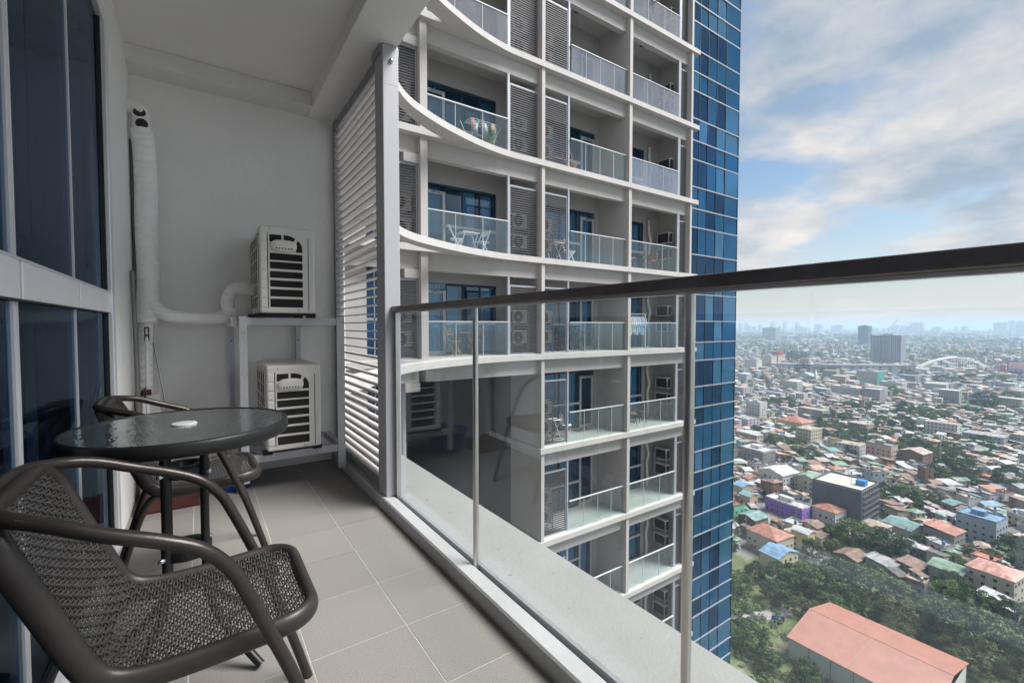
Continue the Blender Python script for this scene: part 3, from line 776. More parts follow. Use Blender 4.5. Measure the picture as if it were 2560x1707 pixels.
def louvre_set(x0, x1, px0, px1):
    fr_ = MB().box(x0, x1, 12.01, 12.05, 2.26, 2.31).box(x0, x1, 12.01, 12.05, .085, .12).box(x0, x0+.03, 12.01, 12.05, .12, 2.26).box(x1-.03, x1, 12.01, 12.05, .12, 2.26).mesh('louvre', M_tframe)
    sl = MB()
    n_ = 30
    for i in range(n_):
        z = .15 + (2.24-.15)*i/(n_-1)
        sl.box(x0+.03, x1-.03, 12.012, 12.046, z-.0125, z+.0125)
    pt = MB().box(px0, px1, 11.98, 12.06, .082, 2.564).mesh('post', M_tframe)
    return fr_, sl.mesh('slats', M_tslat), pt
lvL, lvM, lvR, lvX = louvre_set(8.13,9.24,8.04,8.12), louvre_set(9.41,10.53,10.54,10.61), louvre_set(16.78,17.23,16.62,16.77), louvre_set(4.42,5.03,4.30,4.40)
me_light = MB().lathe([(0,3.038),(.07,3.038),(.09,3.044),(.09,3.049)], 16, (0,0,0)).mesh('downlight', M_fan)
# cubes of room furniture are not seen: only curtains behind the glass
def cset(x0, x1): return {m_.name: curtain(x0+.05, x1-.05, .12, 2.34).mesh('curtain', m_) for m_ in (M_curt, M_curt_t, M_curt_d)}
curL = [cset(a, b) for a, b in ((6.60,7.21),(7.22,7.86),(7.87,8.51),(5.90,6.56))]
curM = [cset(a, b) for a, b in ((9.42,10.4),(10.41,11.40),(11.41,12.45),(12.5,13.18))]
curR = [cset(a, b) for a, b in ((13.61,14.42),(14.43,15.30),(15.31,16.19))]
rng = random.Random(11)
def add_windows(z, wins, curs, pal):
    for (p, f, b), c in zip(wins, curs):
        w = put(p, 'window', z)
        put(f, 'frame', z, w); put(b, 'band', z, w)
        if rng.random() < .75: put(c[rng.choice(pal)], 'curtain', z, w)
def add_door(z, d, c, pal):
    o = put(d[0], 'door', z); put(d[1], 'frame', z, o); put(d[2], 'handle', z, o); put(d[4], 'closer', z, o)
    put(d[3], 'transom_light', z)
    if rng.random() < .85: put(c[rng.choice(pal)], 'curtain', z, o)
def add_rail(z, r_, old):
    o = put(r_[0], 'railing', z)
    for s in r_[1]: put(s, 'baluster', z, o)
    for g in r_[2][old]: put(g, 'glass_pane', z, o)
def add_louvre(z, l):
    o = put(l[0], 'louvre', z)
    put(l[1], 'slats', z, o, kind='stuff')
    put(l[2], 'post', z)
for k in range(KLO, KHI+1):
    z = SH*k
    put(me_slab_u if k >= 0 else me_slab_l, 'floor_slab', z)
    if k == KHI: break
    for me in [me_finA, me_finB, me_finC] + ([me_finL] if k >= 0 else []): put(me, 'fin_wall', z)
    for me in [me_bM, me_bR] + ([me_bL, me_bX] if k >= -1 else []): put(me, 'beam', z)
    pal = {3: ['curtain_dark'], 2: ['curtain_dark','curtain_teal'], 1: ['curtain_cloth','curtain_teal'], 0: ['curtain_cloth','curtain_teal'], -1: ['curtain_cloth'], -2: ['curtain_dark']}.get(k, ['curtain_cloth','curtain_dark'])
    old = 1 if k >= 2 else 0
    put(me_wM, 'wall', z); put(me_wR, 'wall', z); put(me_room2, 'room_wall', z)
    add_windows(z, winM, curM, pal); add_door(z, doorM, curM[3], pal)
    add_windows(z, winR, curR, pal)
    add_rail(z, railM, 1 if k == 3 or k == 4 or k == 2 and False else 0); add_rail(z, railR, old)
    add_louvre(z, lvM); add_louvre(z, lvR)
    put(me_light, 'downlight', z, dx=11.6, dy=12.75); put(me_light, 'downlight', z, dx=15.2, dy=12.75)
    if k >= 0:
        put(me_wL, 'wall', z); put(me_room, 'room_wall', z)
        add_windows(z, winL, curL, pal); add_door(z, doorL, curL[3], pal)
        put(sideL, 'side_light', z)
        add_rail(z, railL, 1 if k >= 3 else 0); add_louvre(z, lvL); add_louvre(z, lvX)
        put(me_light, 'downlight', z, dx=7.0, dy=12.75)
# small stepped block on the left fin head, void below the lowest left balcony, mass behind
me_step = MB().box(4.62, 5.05, 11.92, 12.25, 2.32, 2.564).mesh('corbel', M_tw)
for k in (-1, 0, 1, 2, 3): put(me_step, 'corbel', SH*k, dx=0)
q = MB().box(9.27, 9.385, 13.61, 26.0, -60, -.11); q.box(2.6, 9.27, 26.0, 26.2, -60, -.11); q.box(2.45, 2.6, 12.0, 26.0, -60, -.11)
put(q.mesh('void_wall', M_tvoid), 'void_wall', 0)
put(MB().cyl((4.78,12.55,-40),(4.78,12.55,-.12),.085,14).cyl((4.78,12.55,-1.55),(4.78,12.55,-1.49),.10,14).mesh('drain_pipe', M_tw), 'drain_pipe', 0)
q = MB().box(9.40, 17.3, 15.05, 24, GZ, 19.5); q.box(2.6, 9.39, 15.05, 24, -.09, 19.5); q.box(9.26, 17.36, 11.82, 15.0, GZ, SH*KLO-.11)
put(q.mesh('core', M_tw), 'core', 0)
# flank wall with narrow blue window, seen through the louvred screen
q = MB().box(1.0, 3.68, 12.25, 12.5, -30, 16); q.box(4.12, 4.3, 12.25, 12.5, -30, 16)
for k in range(-4, 5): q.box(3.68, 4.12, 12.25, 12.5, SH*k-.35, SH*k+.15)
put(q.mesh('flank_wall', M_tw), 'flank_wall', 0)
for k in range(-4, 5):
    w = put(MB().box(3.69, 4.11, 12.33, 12.345, .17, 2.78).mesh('window', M_cw2), 'window', SH*k)
    put(MB().box(3.685, 4.115, 12.30, 12.36, 1.15, 1.22).box(3.89, 3.92, 12.30, 12.36, .17, 2.78).mesh('frame', M_tframe), 'frame', SH*k, w)

# blue glass end: every pane its own part
cols = [17.40, 18.25, 18.95, 19.60, 20.28, 21.03, 21.80, 23.0]
rows = []
for k in range(-7, 8): rows += [SH*k+.22, SH*k+1.23, SH*k+2.50]
rows = [r_ for r_ in rows if r_ > -21.9]
YG = 13.0
pc = {}
rng2 = random.Random(5)
for i in range(len(cols)-1):
    for j in range(len(rows)-1):
        x0, x1, z0, z1 = cols[i], cols[i+1], rows[j], rows[j+1]
        mt = rng2.choice([M_cw, M_cw, M_cw3] if i == len(cols)-2 else [M_cw, M_cw, M_cw2, M_cw2, M_cw3])
        key = (i, round(z1-z0, 2), mt.name)
        if key not in pc: pc[key] = MB().box(x0-x1+.02, -.02, 0, .014, .04, z1-z0-.04).mesh('pane', mt)
        o = put(pc[key], 'pane', z0, dx=x1, dy=YG)
        o.rotation_euler = (R(rng2.uniform(-1.0,1.0)), 0, R(rng2.uniform(-.5,.5)))
tme = MB().box(cols[0], cols[-1]+.03, YG-.03, YG+.06, -.027, .027).mesh('transom', M_transom)
for z in rows: put(tme, 'transom', z)
for x in cols[1:]:
    put(MB().box(x-.014, x+.014, YG-.022, YG+.05, rows[0]+.046, rows[-1]).mesh('mullion', M_mullion), 'mullion', 0)
q = MB(); qd = MB()
for i in range(len(cols)-2):
    for k in range(-7, 7):
        u = rng2.random()
        if u < .55: q.add(*(lambda c: (c.v, c.f))(curtain(cols[i]+.06, cols[i]+.06+(cols[i+1]-cols[i]-.12)*rng2.uniform(.35,1), SH*k+1.27, SH*k+3.3, .03, .16, YG+.22)), 0, True)
        if u > .4: q.add(*(lambda c: (c.v, c.f))(curtain(cols[i+1]-.06-(cols[i+1]-cols[i]-.12)*rng2.uniform(.2,.6), cols[i+1]-.06, SH*k+1.27, SH*k+3.3, .03, .15, YG+.26)), 0, True)
o = put(q.mesh('curtains', M_curt), 'curtains', 0); o['kind'] = 'stuff'
q = MB().box(17.37, 22.97, YG+.5, 25, GZ, 23); q.box(17.37, 23.0, YG+.02, YG+.5, GZ, rows[0]-.1)
for k in range(-7, 7): q.box(17.37, 22.97, YG+.07, YG+.5, SH*k+.3, SH*k+1.15)
put(q.mesh('glass_block_core', mat('glass_block_core', (.07,.11,.17), .7, var=.1)), 'glass_block_core', 0)
put(MB().box(22.98, 23.03, YG+.06, 25, GZ, 23).mesh('side_glazing', M_cw2), 'side_glazing', 0)

# the block that carries our own balcony (behind, above and below it)
ob = thing('apartment_block', 'pale apartment block that carries the furnished balcony', 'building', (-6, -2, GZ))
MB().box(-14, -2.25, Y_REAR-.2, 12, GZ, 16).build('core', M_tw, ob)
MB().box(-2.24, .80, Y_REAR, 12, GZ, -.29).build('lower_wall', M_tw, ob)
MB().box(-2.24, .90, Y_REAR, 12, 2.91, 16).build('upper_wall', M_tw, ob)
MB().box(-2.24, .90, 3.76, 12.24, -.285, 2.905).build('side_wall', M_tw, ob)

# ---------------------------------------------------------------- things on the tower balconies
def small_unit():
    t = thing('air_conditioner', 'ivory outdoor unit stacked behind a tower balcony louvre', 'air conditioner', (0,0,0), 'outdoor units on the tower balconies')
    MB().box(0, .60, 0, .26, .02, .48).build('casing', M_tac, t, bevel=.015)
    MB().lathe([(0,-.004),(.185,-.004),(.19,.003)], 28, (.235, 0, .25), axis='Y').build('fan', M_fan, t)
    g = MB()
    for r_ in (.06,.11,.16,.195): g.tube([(.235+r_*math.cos(a), -.008, .25+r_*math.sin(a)) for a in np.linspace(0, 6.2832, 25)[:-1]], .004, 4, closed=True)
    tag(g.build('fan_guard', M_tac, t), kind='stuff')
    MB().lathe([(0,-.012),(.035,-.010),(.04,-.004)], 14, (.235,0,.25), axis='Y').build('hub', M_tac, t)
    MB().box(-.004, .004, .03, .23, .06, .44).build('coil', M_fan, t); MB().box(.03, .57, .256, .265, .05, .45).build('coil', M_fan, t)
    for x in (.06, .5): MB().box(x, x+.06, -.02, .28, 0, .0195).build('foot', M_fan, t)
    return t
su = small_unit()
GU = 'outdoor units on the tower balconies'
DESC = {('L',2):'drying rack of laundry',('L',1):'two white folding chairs',('L',0):'wooden slatted chairs',('M',2):'lone wooden folding chair',('M',1):'lone white folding chair',('M',0):'black folding chairs',('M',-1):'white cafe chair',('R',1):'orange backed chairs',('R',0):'clothes rail of shirts',('R',-1):'tan shell chairs',('R',4):'leaning person'}
def where(bay, k):
    if bay == 'X': return 'behind the narrow louvre next to the curved white brow'
    if (bay, k) in DESC: return 'on the tower balcony with the ' + DESC[(bay, k)]
    return 'on an unfurnished tower balcony'
spots = []
for k in range(-4, 5):
    zf = SH*k+.08
    for zz in (.30, .98):
        up = 'lower' if zz < .5 else 'upper'
        if k >= 0: spots.append((8.44, 12.30, zf+zz, 'L', k, up)); spots.append((4.40, 12.32, zf+zz, 'X', k, up))
        spots.append((9.52, 12.30, zf+zz, 'M', k, up)); spots.append((16.30, 12.55, zf+zz+.35, 'R', k, up))
for i, s in enumerate(spots):
    o = su if i == 0 else dup(su, s[:3])
    o.location = s[:3]
    o['label'] = s[5] + ' ivory outdoor unit ' + where(s[3], s[4])
    if s[0] > 16: o.rotation_euler = (0, 0, R(90)); o.location = (16.95, 12.45, s[2])
def small_rack(label, group):
    t = thing('unit_rack', label, 'rack', (0,0,0), group)
    for x in (0, .62):
        for y in (0, .3): MB().box(x-.015, x+.015, y-.015, y+.015, 0, 1.35).build('upright', M_tframe, t)
    for z in (.275, .955):
        MB().box(.016, .604, -.015, .015, z, z+.022).build('cross_rail', M_tframe, t); MB().box(.016, .604, .285, .315, z, z+.022).build('cross_rail', M_tframe, t)
    return t
sr = small_rack('grey steel rack holding outdoor units on a tower balcony', 'unit racks on the tower balconies')
first = True
for k in range(-4, 5):
    for (x, y, rz, dz, kmin) in ((8.43,12.27,0,0,0),(9.51,12.27,0,0,-9),(16.98,12.44,90,.35,-9)):
        if k < kmin: continue
        o = sr if first else dup(sr, (0,0,0)); first = False
        o.location = (x, y, SH*k+.081+(0 if dz == 0 else 0)); o.rotation_euler = (0,0,R(rz))
        if dz: o.scale = (1,1,1.22)
        o['label'] = 'grey steel unit rack ' + where({8.43:'L',9.51:'M',16.98:'R'}[x], k)
M_tin_wrap = mat('tower_pipe_wrap', (.60,.58,.56), .7, var=.1)
wp0 = None
for k in range(-4, 5):
    me = MB().tube(spline([(16.42,13.30,2.5),(16.40,13.28,2.0),(16.46,13.22,1.6),(16.40,13.26,1.2),(16.44,13.26,.5),(16.42,13.28,.085)], 5), .06, 10) if k == -4 else None
    if me: wpm = me.mesh('wrapped_pipe', M_tin_wrap)
    o = bpy.data.objects.new('wrapped_pipe', wpm); COL.objects.link(o); o.location = (0,0,SH*k)
    tag(o, 'wrinkled white wrapped pipe ' + where('R', k), 'pipe', 'wrapped pipes on the tower balconies')

M_fw = mat('furniture_white', (.75,.75,.76), .5, var=.03); M_fwood = mat('furniture_wood', (.30,.155,.07), .6, var=.2, vs=8)
M_fblk = mat('furniture_black', (.02,.02,.02), .5); M_forange = mat('furniture_orange', (.40,.17,.09), .6); M_fbrown = mat('furniture_tan', (.27,.14,.09), .5)
def fold_chair(label, m_, loc, rz, slats=True):
    t = thing('folding_chair', label, 'chair', (0,0,0))
    MB().box(-.20,.20,-.19,.17,.44,.46).build('seat', m_, t)
    for s in (-.2, .2):
        MB().beam((s,.20,.0),(s,-.20,.46),.022,.03).build('leg', m_, t)
        MB().beam((s*.9,-.22,.0),(s*.9,.22,.86),.022,.03).build('leg', m_, t)
    if slats:
        for z in (.66,.74,.82): MB().obox((0,.12+(z-.66)*.5,z),(.40,.016,.05)).build('back_slat', m_, t)
    else: MB().obox((0,.165,.76),(.40,.018,.20),Matrix.Rotation(R(-20),3,'X')).build('backrest', m_, t)
    t.location = loc; t.rotation_euler = (0,0,R(rz)); return t
def fold_table(label, m_, loc, rz=0, w=.6, d=.5):
    t = thing('folding_table', label, 'table', (0,0,0))
    MB().box(-w/2,w/2,-d/2,d/2,.70,.725).build('table_top', m_, t, bevel=.006)
    for sx in (-1,1):
        MB().beam((sx*(w/2-.04),-d/2+.04,0),(sx*(w/2-.04),d/2-.04,.70),.022,.028).build('leg', m_, t)
        MB().beam((sx*(w/2-.07),d/2-.04,0),(sx*(w/2-.07),-d/2+.04,.70),.022,.028).build('leg', m_, t)
    t.location = loc; t.rotation_euler = (0,0,R(rz)); return t
F = lambda k: SH*k+.081
fold_chair('white folding chair turned away from the white table, closer to the tower door', M_fw, (6.62,12.75,F(1)), 60, False)
fold_chair('white folding chair between the white table and the outdoor units', M_fw, (7.55,12.75,F(1)), -75, False)
fold_table('small white folding table between two white folding chairs', M_fw, (7.10,12.85,F(1)))
fold_chair('wooden slatted folding chair by the tower door', M_fwood, (6.45,12.70,F(0)), 30)
fold_chair('wooden slatted folding chair beyond the wooden table', M_fwood, (7.45,12.80,F(0)), -40)
fold_table('wooden folding table between wooden slatted chairs', M_fwood, (6.98,12.95,F(0)))
fold_chair('white folding chair alone beside an open white folding table', M_fw, (11.05,12.55,F(1)), 70, False)
fold_table('white folding table half behind the louvre next to a lone white chair', M_fw, (10.45,12.65,F(1)))
fold_chair('wooden folding chair leaning toward the glass, alone on its balcony', M_fwood, (11.10,12.55,F(2)), 100)
fold_chair('black slatted folding chair near the grey partition wall', M_fblk, (12.25,12.75,F(0)), -70)
fold_chair('black slatted folding chair by the louvre', M_fblk, (10.85,12.75,F(0)), 80)
fold_table('black folding table between black slatted chairs', M_fblk, (11.60,12.75,F(0)))
def shell_chair(label, m_, loc, rz, h=.46):
    t = thing('shell_chair', label, 'chair', (0,0,0))
    prof = spline([(-.22,0,.86),(-.20,0,.66),(-.15,0,.5),(-.02,0,.45),(.20,0,.47)], 4)
    vs, fs = [], []
    nn = 7
    for i, p in enumerate(prof):
        wd = .20 if i < 3 else .24
        for k_ in range(nn):
            u = -1+2*k_/(nn-1); vs.append((p.x+.05*u*u*(1 if i < len(prof)*.6 else 0), u*wd, p.z+.04*u*u*(1 if i > len(prof)*.5 else .2)))
    for i in range(len(prof)-1):
        for k_ in range(nn-1): fs.append((i*nn+k_, i*nn+k_+1, (i+1)*nn+k_+1, (i+1)*nn+k_))
    o = MB().add(vs, fs, 0, True).build('seat_shell', m_, t); sl_ = o.modifiers.new('thick','SOLIDIFY'); sl_.thickness = .02
    for sx, sy in ((-.17,-.18),(.17,-.18),(-.17,.18),(.17,.18)): MB().cyl((sx*.6,sy*.6,.45),(sx,sy,0),.012,8).build('leg', M_fblk, t)
    t.location = loc; t.rotation_euler = (0,0,R(rz)); return t
shell_chair('tan shell chair with its back to the window, lower tower balcony', M_fbrown, (14.55,12.55,F(-1)), -30)
shell_chair('dark tan shell chair next to the unit rack, lower tower balcony', mat('furniture_dark_tan',(.13,.08,.06),.5), (15.35,12.75,F(-1)), 160)
shell_chair('orange backed chair on the left of a dark table', M_forange, (14.35,12.65,F(1)), 0)
shell_chair('orange backed chair on the far side of a dark table', M_forange, (15.75,12.65,F(1)), 180)
fold_table('dark folding table between two orange backed chairs', M_fblk, (15.05,12.75,F(1)), 0, .7, .6)
def cafe_chair(label, loc, rz):
    t = thing('cafe_chair', label, 'chair', (0,0,0))
    MB().lathe([(0,.45),(.19,.45),(.20,.44),(.19,.43),(0,.43)], 20).build('seat', M_fw, t)
    for a in (45,135,225,315): MB().tube(spline([(.10*math.cos(R(a)),.10*math.sin(R(a)),.43),(.17*math.cos(R(a)),.17*math.sin(R(a)),.25),(.20*math.cos(R(a)),.20*math.sin(R(a)),0)],4),.011,7).build('leg', M_fw, t)
    MB().tube(spline([(-.16,-.15,.44),(-.20,-.15,.7),(-.21,-.08,.85),(-.21,.08,.85),(-.20,.15,.7),(-.16,.15,.44)],5),.011,7).build('back_hoop', M_fw, t)
    MB().tube(spline([(-.17,-.07,.44),(-.205,-.07,.66),(-.21,0,.76),(-.205,.07,.66),(-.17,.07,.44)],5),.009,7).build('inner_hoop', M_fw, t)
    t.location = loc; t.rotation_euler = (0,0,R(rz))
cafe_chair('white bentwood style cafe chair near a blue curtained door', (11.05,12.6,F(-1)), -20)
fold_table('white table behind the louvre beside a white cafe chair', M_fw, (10.35,12.6,F(-1)))
o = MB().box(11.9,12.7,12.9,13.3,F(-1),F(-1)+.012).build('doormat', mat('mat_grey',(.10,.10,.11),.95)); tag(o, 'dark grey doormat before the blue curtained tower door', 'mat')
# clothes rack with shirts
t = thing('clothes_rack', 'clothes rail on wheels hung with pale shirts', 'clothes rack', (15.0,12.75,F(0)))
zr = F(0)+1.42
MB().cyl((14.35,12.75,zr),(15.65,12.75,zr),.014,8).cyl((14.40,12.75,F(0)+.02),(14.40,12.75,zr),.014,8).cyl((15.60,12.75,F(0)+.02),(15.60,12.75,zr),.014,8).build('rail', M_fw, t)
for x in (14.40,15.60): MB().cyl((x,12.55,F(0)+.02),(x,12.95,F(0)+.02),.018,8).build('base', M_fw, t)
shirt_m = [mat('shirt_%s' % n_, c, .9, var=.05) for n_, c in (('white',(.72,.74,.78)),('pale_blue',(.42,.53,.70)),('sky',(.55,.66,.80)),('cream',(.66,.66,.62)))]
for i in range(9):
    x = 14.5 + i*.125; mm = shirt_m[[0,3,0,0,2,0,1,2,1][i]]
    s = thing('shirt', ['white shirt on a hanger','cream shirt on a hanger','white shirt on a hanger','white shirt on a hanger','sky blue shirt on a hanger','white shirt on a hanger','pale blue shirt on a hanger','sky blue shirt on a hanger','pale blue shirt on a hanger'][i] + ' on the clothes rail', 'shirt', (x,12.75,zr-.10), 'shirts on the clothes rail')
    y0 = 12.75; th = .05; L_ = .72+.08*math.sin(i*2.1)
    out = [(0,-.10),(.06,-.12),(.21,-.20),(.30,-.46),(.22,-.50),(.17,-.36),(.18,-.10-L_),(-.18,-.10-L_),(-.17,-.36),(-.22,-.50),(-.30,-.46),(-.21,-.20),(-.06,-.12)]
    ca, sa = math.cos(R(62)), math.sin(R(62))
    q = MB(); n_ = len(out)
    q.add([(x+ca*u+dd*sa, y0+sa*u-dd*ca, zr+v) for dd in (-th/2, th/2) for u, v in out], [tuple(range(n_)), tuple(range(n_, 2*n_))[::-1]] + [(j, n_+j, n_+(j+1) % n_, (j+1) % n_) for j in range(n_)])
    q.build('cloth', mm, s, bevel=.015)
    MB().tube([(x,y0,zr+.012),(x,y0,zr-.06),(x+ca*.16,y0+sa*.16,zr-.13)], .006, 5).tube([(x,y0,zr-.06),(x-ca*.16,y0-sa*.16,zr-.13)], .006, 5).build('hanger', M_fw, s)
# drying rack with laundry and a leafy plant
t = thing('drying_rack', 'folding drying rack hung with small coloured laundry', 'drying rack', (7.35,12.45,F(2)))
zz = F(2)+.92
q = MB()
for y in (12.25,12.35,12.45,12.55,12.65): q.cyl((6.85,y,zz),(7.85,y,zz),.006,5)
q.build('rails', M_fw, t); t.children[-1]['kind'] = 'stuff'
for x in (6.95,7.75):
    MB().beam((x-.25,12.3,F(2)),(x+.25,12.3,zz),.014,.014).build('leg', M_fw, t); MB().beam((x+.25,12.6,F(2)),(x-.25,12.6,zz),.014,.014).build('leg', M_fw, t)
lm = [mat('laundry_%d' % i, c, .9) for i, c in enumerate([(.45,.17,.09),(.07,.30,.45),(.62,.60,.56),(.22,.20,.22),(.62,.62,.60),(.36,.45,.30),(.55,.38,.30),(.70,.70,.66)])]
for i in range(8):
    x = 6.9+i*.12
    o = curtain(x, x+.10, zz-.42-.1*math.sin(i*3), zz+.004, .012, .06, 12.25+.1*(i % 3)).build('laundry', lm[i])
    sl_ = o.modifiers.new('thick','SOLIDIFY'); sl_.thickness = .008
    tag(o, ['rust coloured','teal','off white','charcoal','pale grey','sage green','salmon','white'][i]+' laundry piece hanging on the drying rack', 'laundry', 'laundry on the drying rack')
t = thing('potted_plant', 'spiky green potted plant beside the drying rack', 'plant', (7.55,12.2,F(2)))
MB().lathe([(0,0),(.10,0),(.14,.26),(.15,.28),(.13,.28),(.12,.25),(0,.25)], 18, (7.55,12.2,F(2))).build('pot', M_fbrown, t)
q = MB()
for i in range(26):
    a = i*2.4; l = .5+.25*math.sin(i*1.7)
    pts = [Vector((7.55,12.2,F(2)+.25)) + Vector((math.cos(a)*s_*l*.6, math.sin(a)*s_*l*.4, l*1.1*s_-.55*s_*s_*l*abs(math.cos(i)))) for s_ in (0,.33,.66,1)]
    sd = Vector((-math.sin(a), math.cos(a), 0))
    for j in range(3):
        w0, w1 = .022*(1-j/3.2), .022*(1-(j+1)/3.2)
        q.add([pts[j]-sd*w0, pts[j]+sd*w0, pts[j+1]+sd*w1, pts[j+1]-sd*w1], [(0,1,2,3)])
tag(q.build('leaves', mat('plant_leaf', (.12,.24,.05), .6, var=.3), t), kind='stuff')

# person leaning on the upper railing
pr = thing('person', 'person in a dark shirt leaning forearms on an upper tower railing', 'person', (14.95,12.36,F(4)))
M_skin = mat('skin', (.36,.19,.13), .55, var=.06); M_shirt = mat('dark_shirt', (.03,.03,.035), .9); M_trou = mat('grey_shorts', (.09,.09,.10), .9)
def skin_fig(name, verts, edges_, radii, m_, parent, root=0):
    me = bpy.data.meshes.new(name)
    me.from_pydata(verts, edges_, []); me.materials.append(m_)
    o = bpy.data.objects.new(name, me); COL.objects.link(o); o.parent = parent
    sk = o.modifiers.new('skin','SKIN'); sk.use_smooth_shade = True
    for i, r_ in enumerate(radii): me.skin_vertices[0].data[i].radius = (r_, r_)
    me.skin_vertices[0].data[root].use_root = True
    ss = o.modifiers.new('sub','SUBSURF'); ss.levels = 1; ss.render_levels = 2
    return o
V = [(0,0,.92),(0,-.03,1.12),(0,-.10,1.34),(0,-.15,1.47),(0,-.18,1.56),(0,-.19,1.66),
     (-.18,-.12,1.40),(-.22,-.22,1.16),(-.12,-.44,1.12),(-.07,-.56,1.05),
     (.18,-.12,1.40),(.22,-.22,1.16),(.10,-.44,1.12),(.05,-.56,1.05),
     (-.10,0,.86),(-.11,.03,.48),(-.11,.06,.07),(-.11,-.08,.035),(.10,0,.86),(.11,.03,.48),(.11,.06,.07),(.11,-.08,.035)]
Ed = [(0,1),(1,2),(2,3),(3,4),(4,5),(2,6),(6,7),(7,8),(8,9),(2,10),(10,11),(11,12),(12,13),(0,14),(14,15),(15,16),(16,17),(0,18),(18,19),(19,20),(20,21)]
Rd = [.15,.14,.15,.06,.085,.09,.065,.05,.038,.028,.065,.05,.038,.028,.085,.06,.045,.04,.085,.06,.045,.04]
skin_fig('body', V, Ed, Rd, M_skin, pr)
for s, hx in ((-1,-.07),(1,.05)):
    for f_ in range(4):
        a = hx + (f_-1.5)*.018
        skin_fig('finger', [(a*1+0,-.565,1.045),(a,-.60,1.015),(a,-.605,.985-.004*f_)], [(0,1),(1,2)], [.010,.009,.008], M_skin, pr)
    skin_fig('finger', [(hx-s*.03,-.55,1.05),(hx-s*.05,-.58,1.02),(hx-s*.05,-.595,1.0)], [(0,1),(1,2)], [.011,.010,.009], M_skin, pr)
skin_fig('shirt', [(0,.0,.90),(0,-.03,1.12),(0,-.10,1.35),(-.19,-.12,1.39),(-.22,-.20,1.20),(.19,-.12,1.39),(.22,-.20,1.20)], [(0,1),(1,2),(2,3),(3,4),(2,5),(5,6)], [.185,.175,.185,.088,.072,.088,.072], M_shirt, pr)
skin_fig('shorts', [(0,.0,.93),(-.10,.0,.84),(-.11,.02,.55),(.10,.0,.84),(.11,.02,.55)], [(0,1),(1,2),(0,3),(3,4)], [.16,.10,.085,.10,.085], M_trou, pr)
skin_fig('hair', [(0,-.16,1.70),(0,-.13,1.62)], [(0,1)], [.095,.085], M_shirt, pr)
# ---------------------------------------------------------------- the city below
random.seed(21)
M_ground = mat('city_ground', (.17,.17,.165), .95, var=.25, vs=.02, stain=.8, stain_col=(.055,.085,.035), ss=.012, sth=(.45,.62))
M_scrub = mat('scrub_ground', (.09,.115,.048), .95, var=.4, vs=.25, stain=.8, stain_col=(.30,.27,.21), ss=.08, sth=(.52,.66))
M_lane = mat('lane_concrete', (.26,.25,.24), .9, var=.2, vs=.3)
gm = MB()
rr = 26000
gm.add([(rr*math.cos(2*math.pi*i/64), rr*math.sin(2*math.pi*i/64), GZ) for i in range(64)], [tuple(range(64))])
g = gm.build('ground', M_ground); tag(g, kind='structure')
sc = MB().add([(x, y, GZ+.01) for x, y in [(60,-60),(205,-40),(218,30),(214,52),(226,66),(214,84),(196,104),(176,128),(120,150),(60,150)]], [tuple(range(10))]).build('scrubland', M_scrub); tag(sc, kind='structure')

ROOF = {}
def roofm(n_, c, st=.5, sc_=(.20,.10,.06)):
    ROOF[n_] = mat('roof_'+n_.replace(' ','_'), c, .6, var=.18, vs=.35, stain=st, stain_col=sc_, ss=.45, sth=(.5,.68), wave=(6,.4,'X'), bdist=.05)
    nt = ROOF[n_].node_tree; nd, lk = nt.nodes, nt.links; b = nd['Principled BSDF']; src = b.inputs['Base Color'].links[0].from_socket
    t = nd.new('ShaderNodeTexCoord'); br_ = nd.new('ShaderNodeTexBrick'); br_.inputs['Scale'].default_value = 1; br_.inputs['Brick Width'].default_value = 2.3; br_.inputs['Row Height'].default_value = .95
    br_.inputs['Mortar Size'].default_value = .012; br_.inputs['Color1'].default_value = (1.25,1.25,1.25,1); br_.inputs['Color2'].default_value = (.72,.70,.68,1); br_.inputs['Mortar'].default_value = (.6,.6,.6,1)
    lk.new(t.outputs['Object'], br_.inputs['Vector'])
    mm_ = nd.new('ShaderNodeMix'); mm_.data_type = 'RGBA'; mm_.blend_type = 'MULTIPLY'; mm_.inputs[0].default_value = 1
    lk.new(src, mm_.inputs[6]); lk.new(br_.outputs['Color'], mm_.inputs[7]); lk.new(mm_.outputs[2], b.inputs['Base Color'])
roofm('rusty brown', (.19,.125,.10)); roofm('terracotta', (.34,.15,.11), .45); roofm('grey tin', (.27,.275,.295)); roofm('pale tin', (.38,.385,.41), .35, (.3,.24,.2))
roofm('green', (.17,.26,.20), .35); roofm('teal', (.15,.26,.27), .35); roofm('blue', (.15,.26,.40), .3); roofm('pink', (.48,.26,.22), .2, (.36,.18,.15)); roofm('dark grey', (.11,.105,.105), .4)
roofm('white', (.46,.465,.48), .25, (.4,.38,.35)); roofm('tan', (.34,.29,.25), .3)
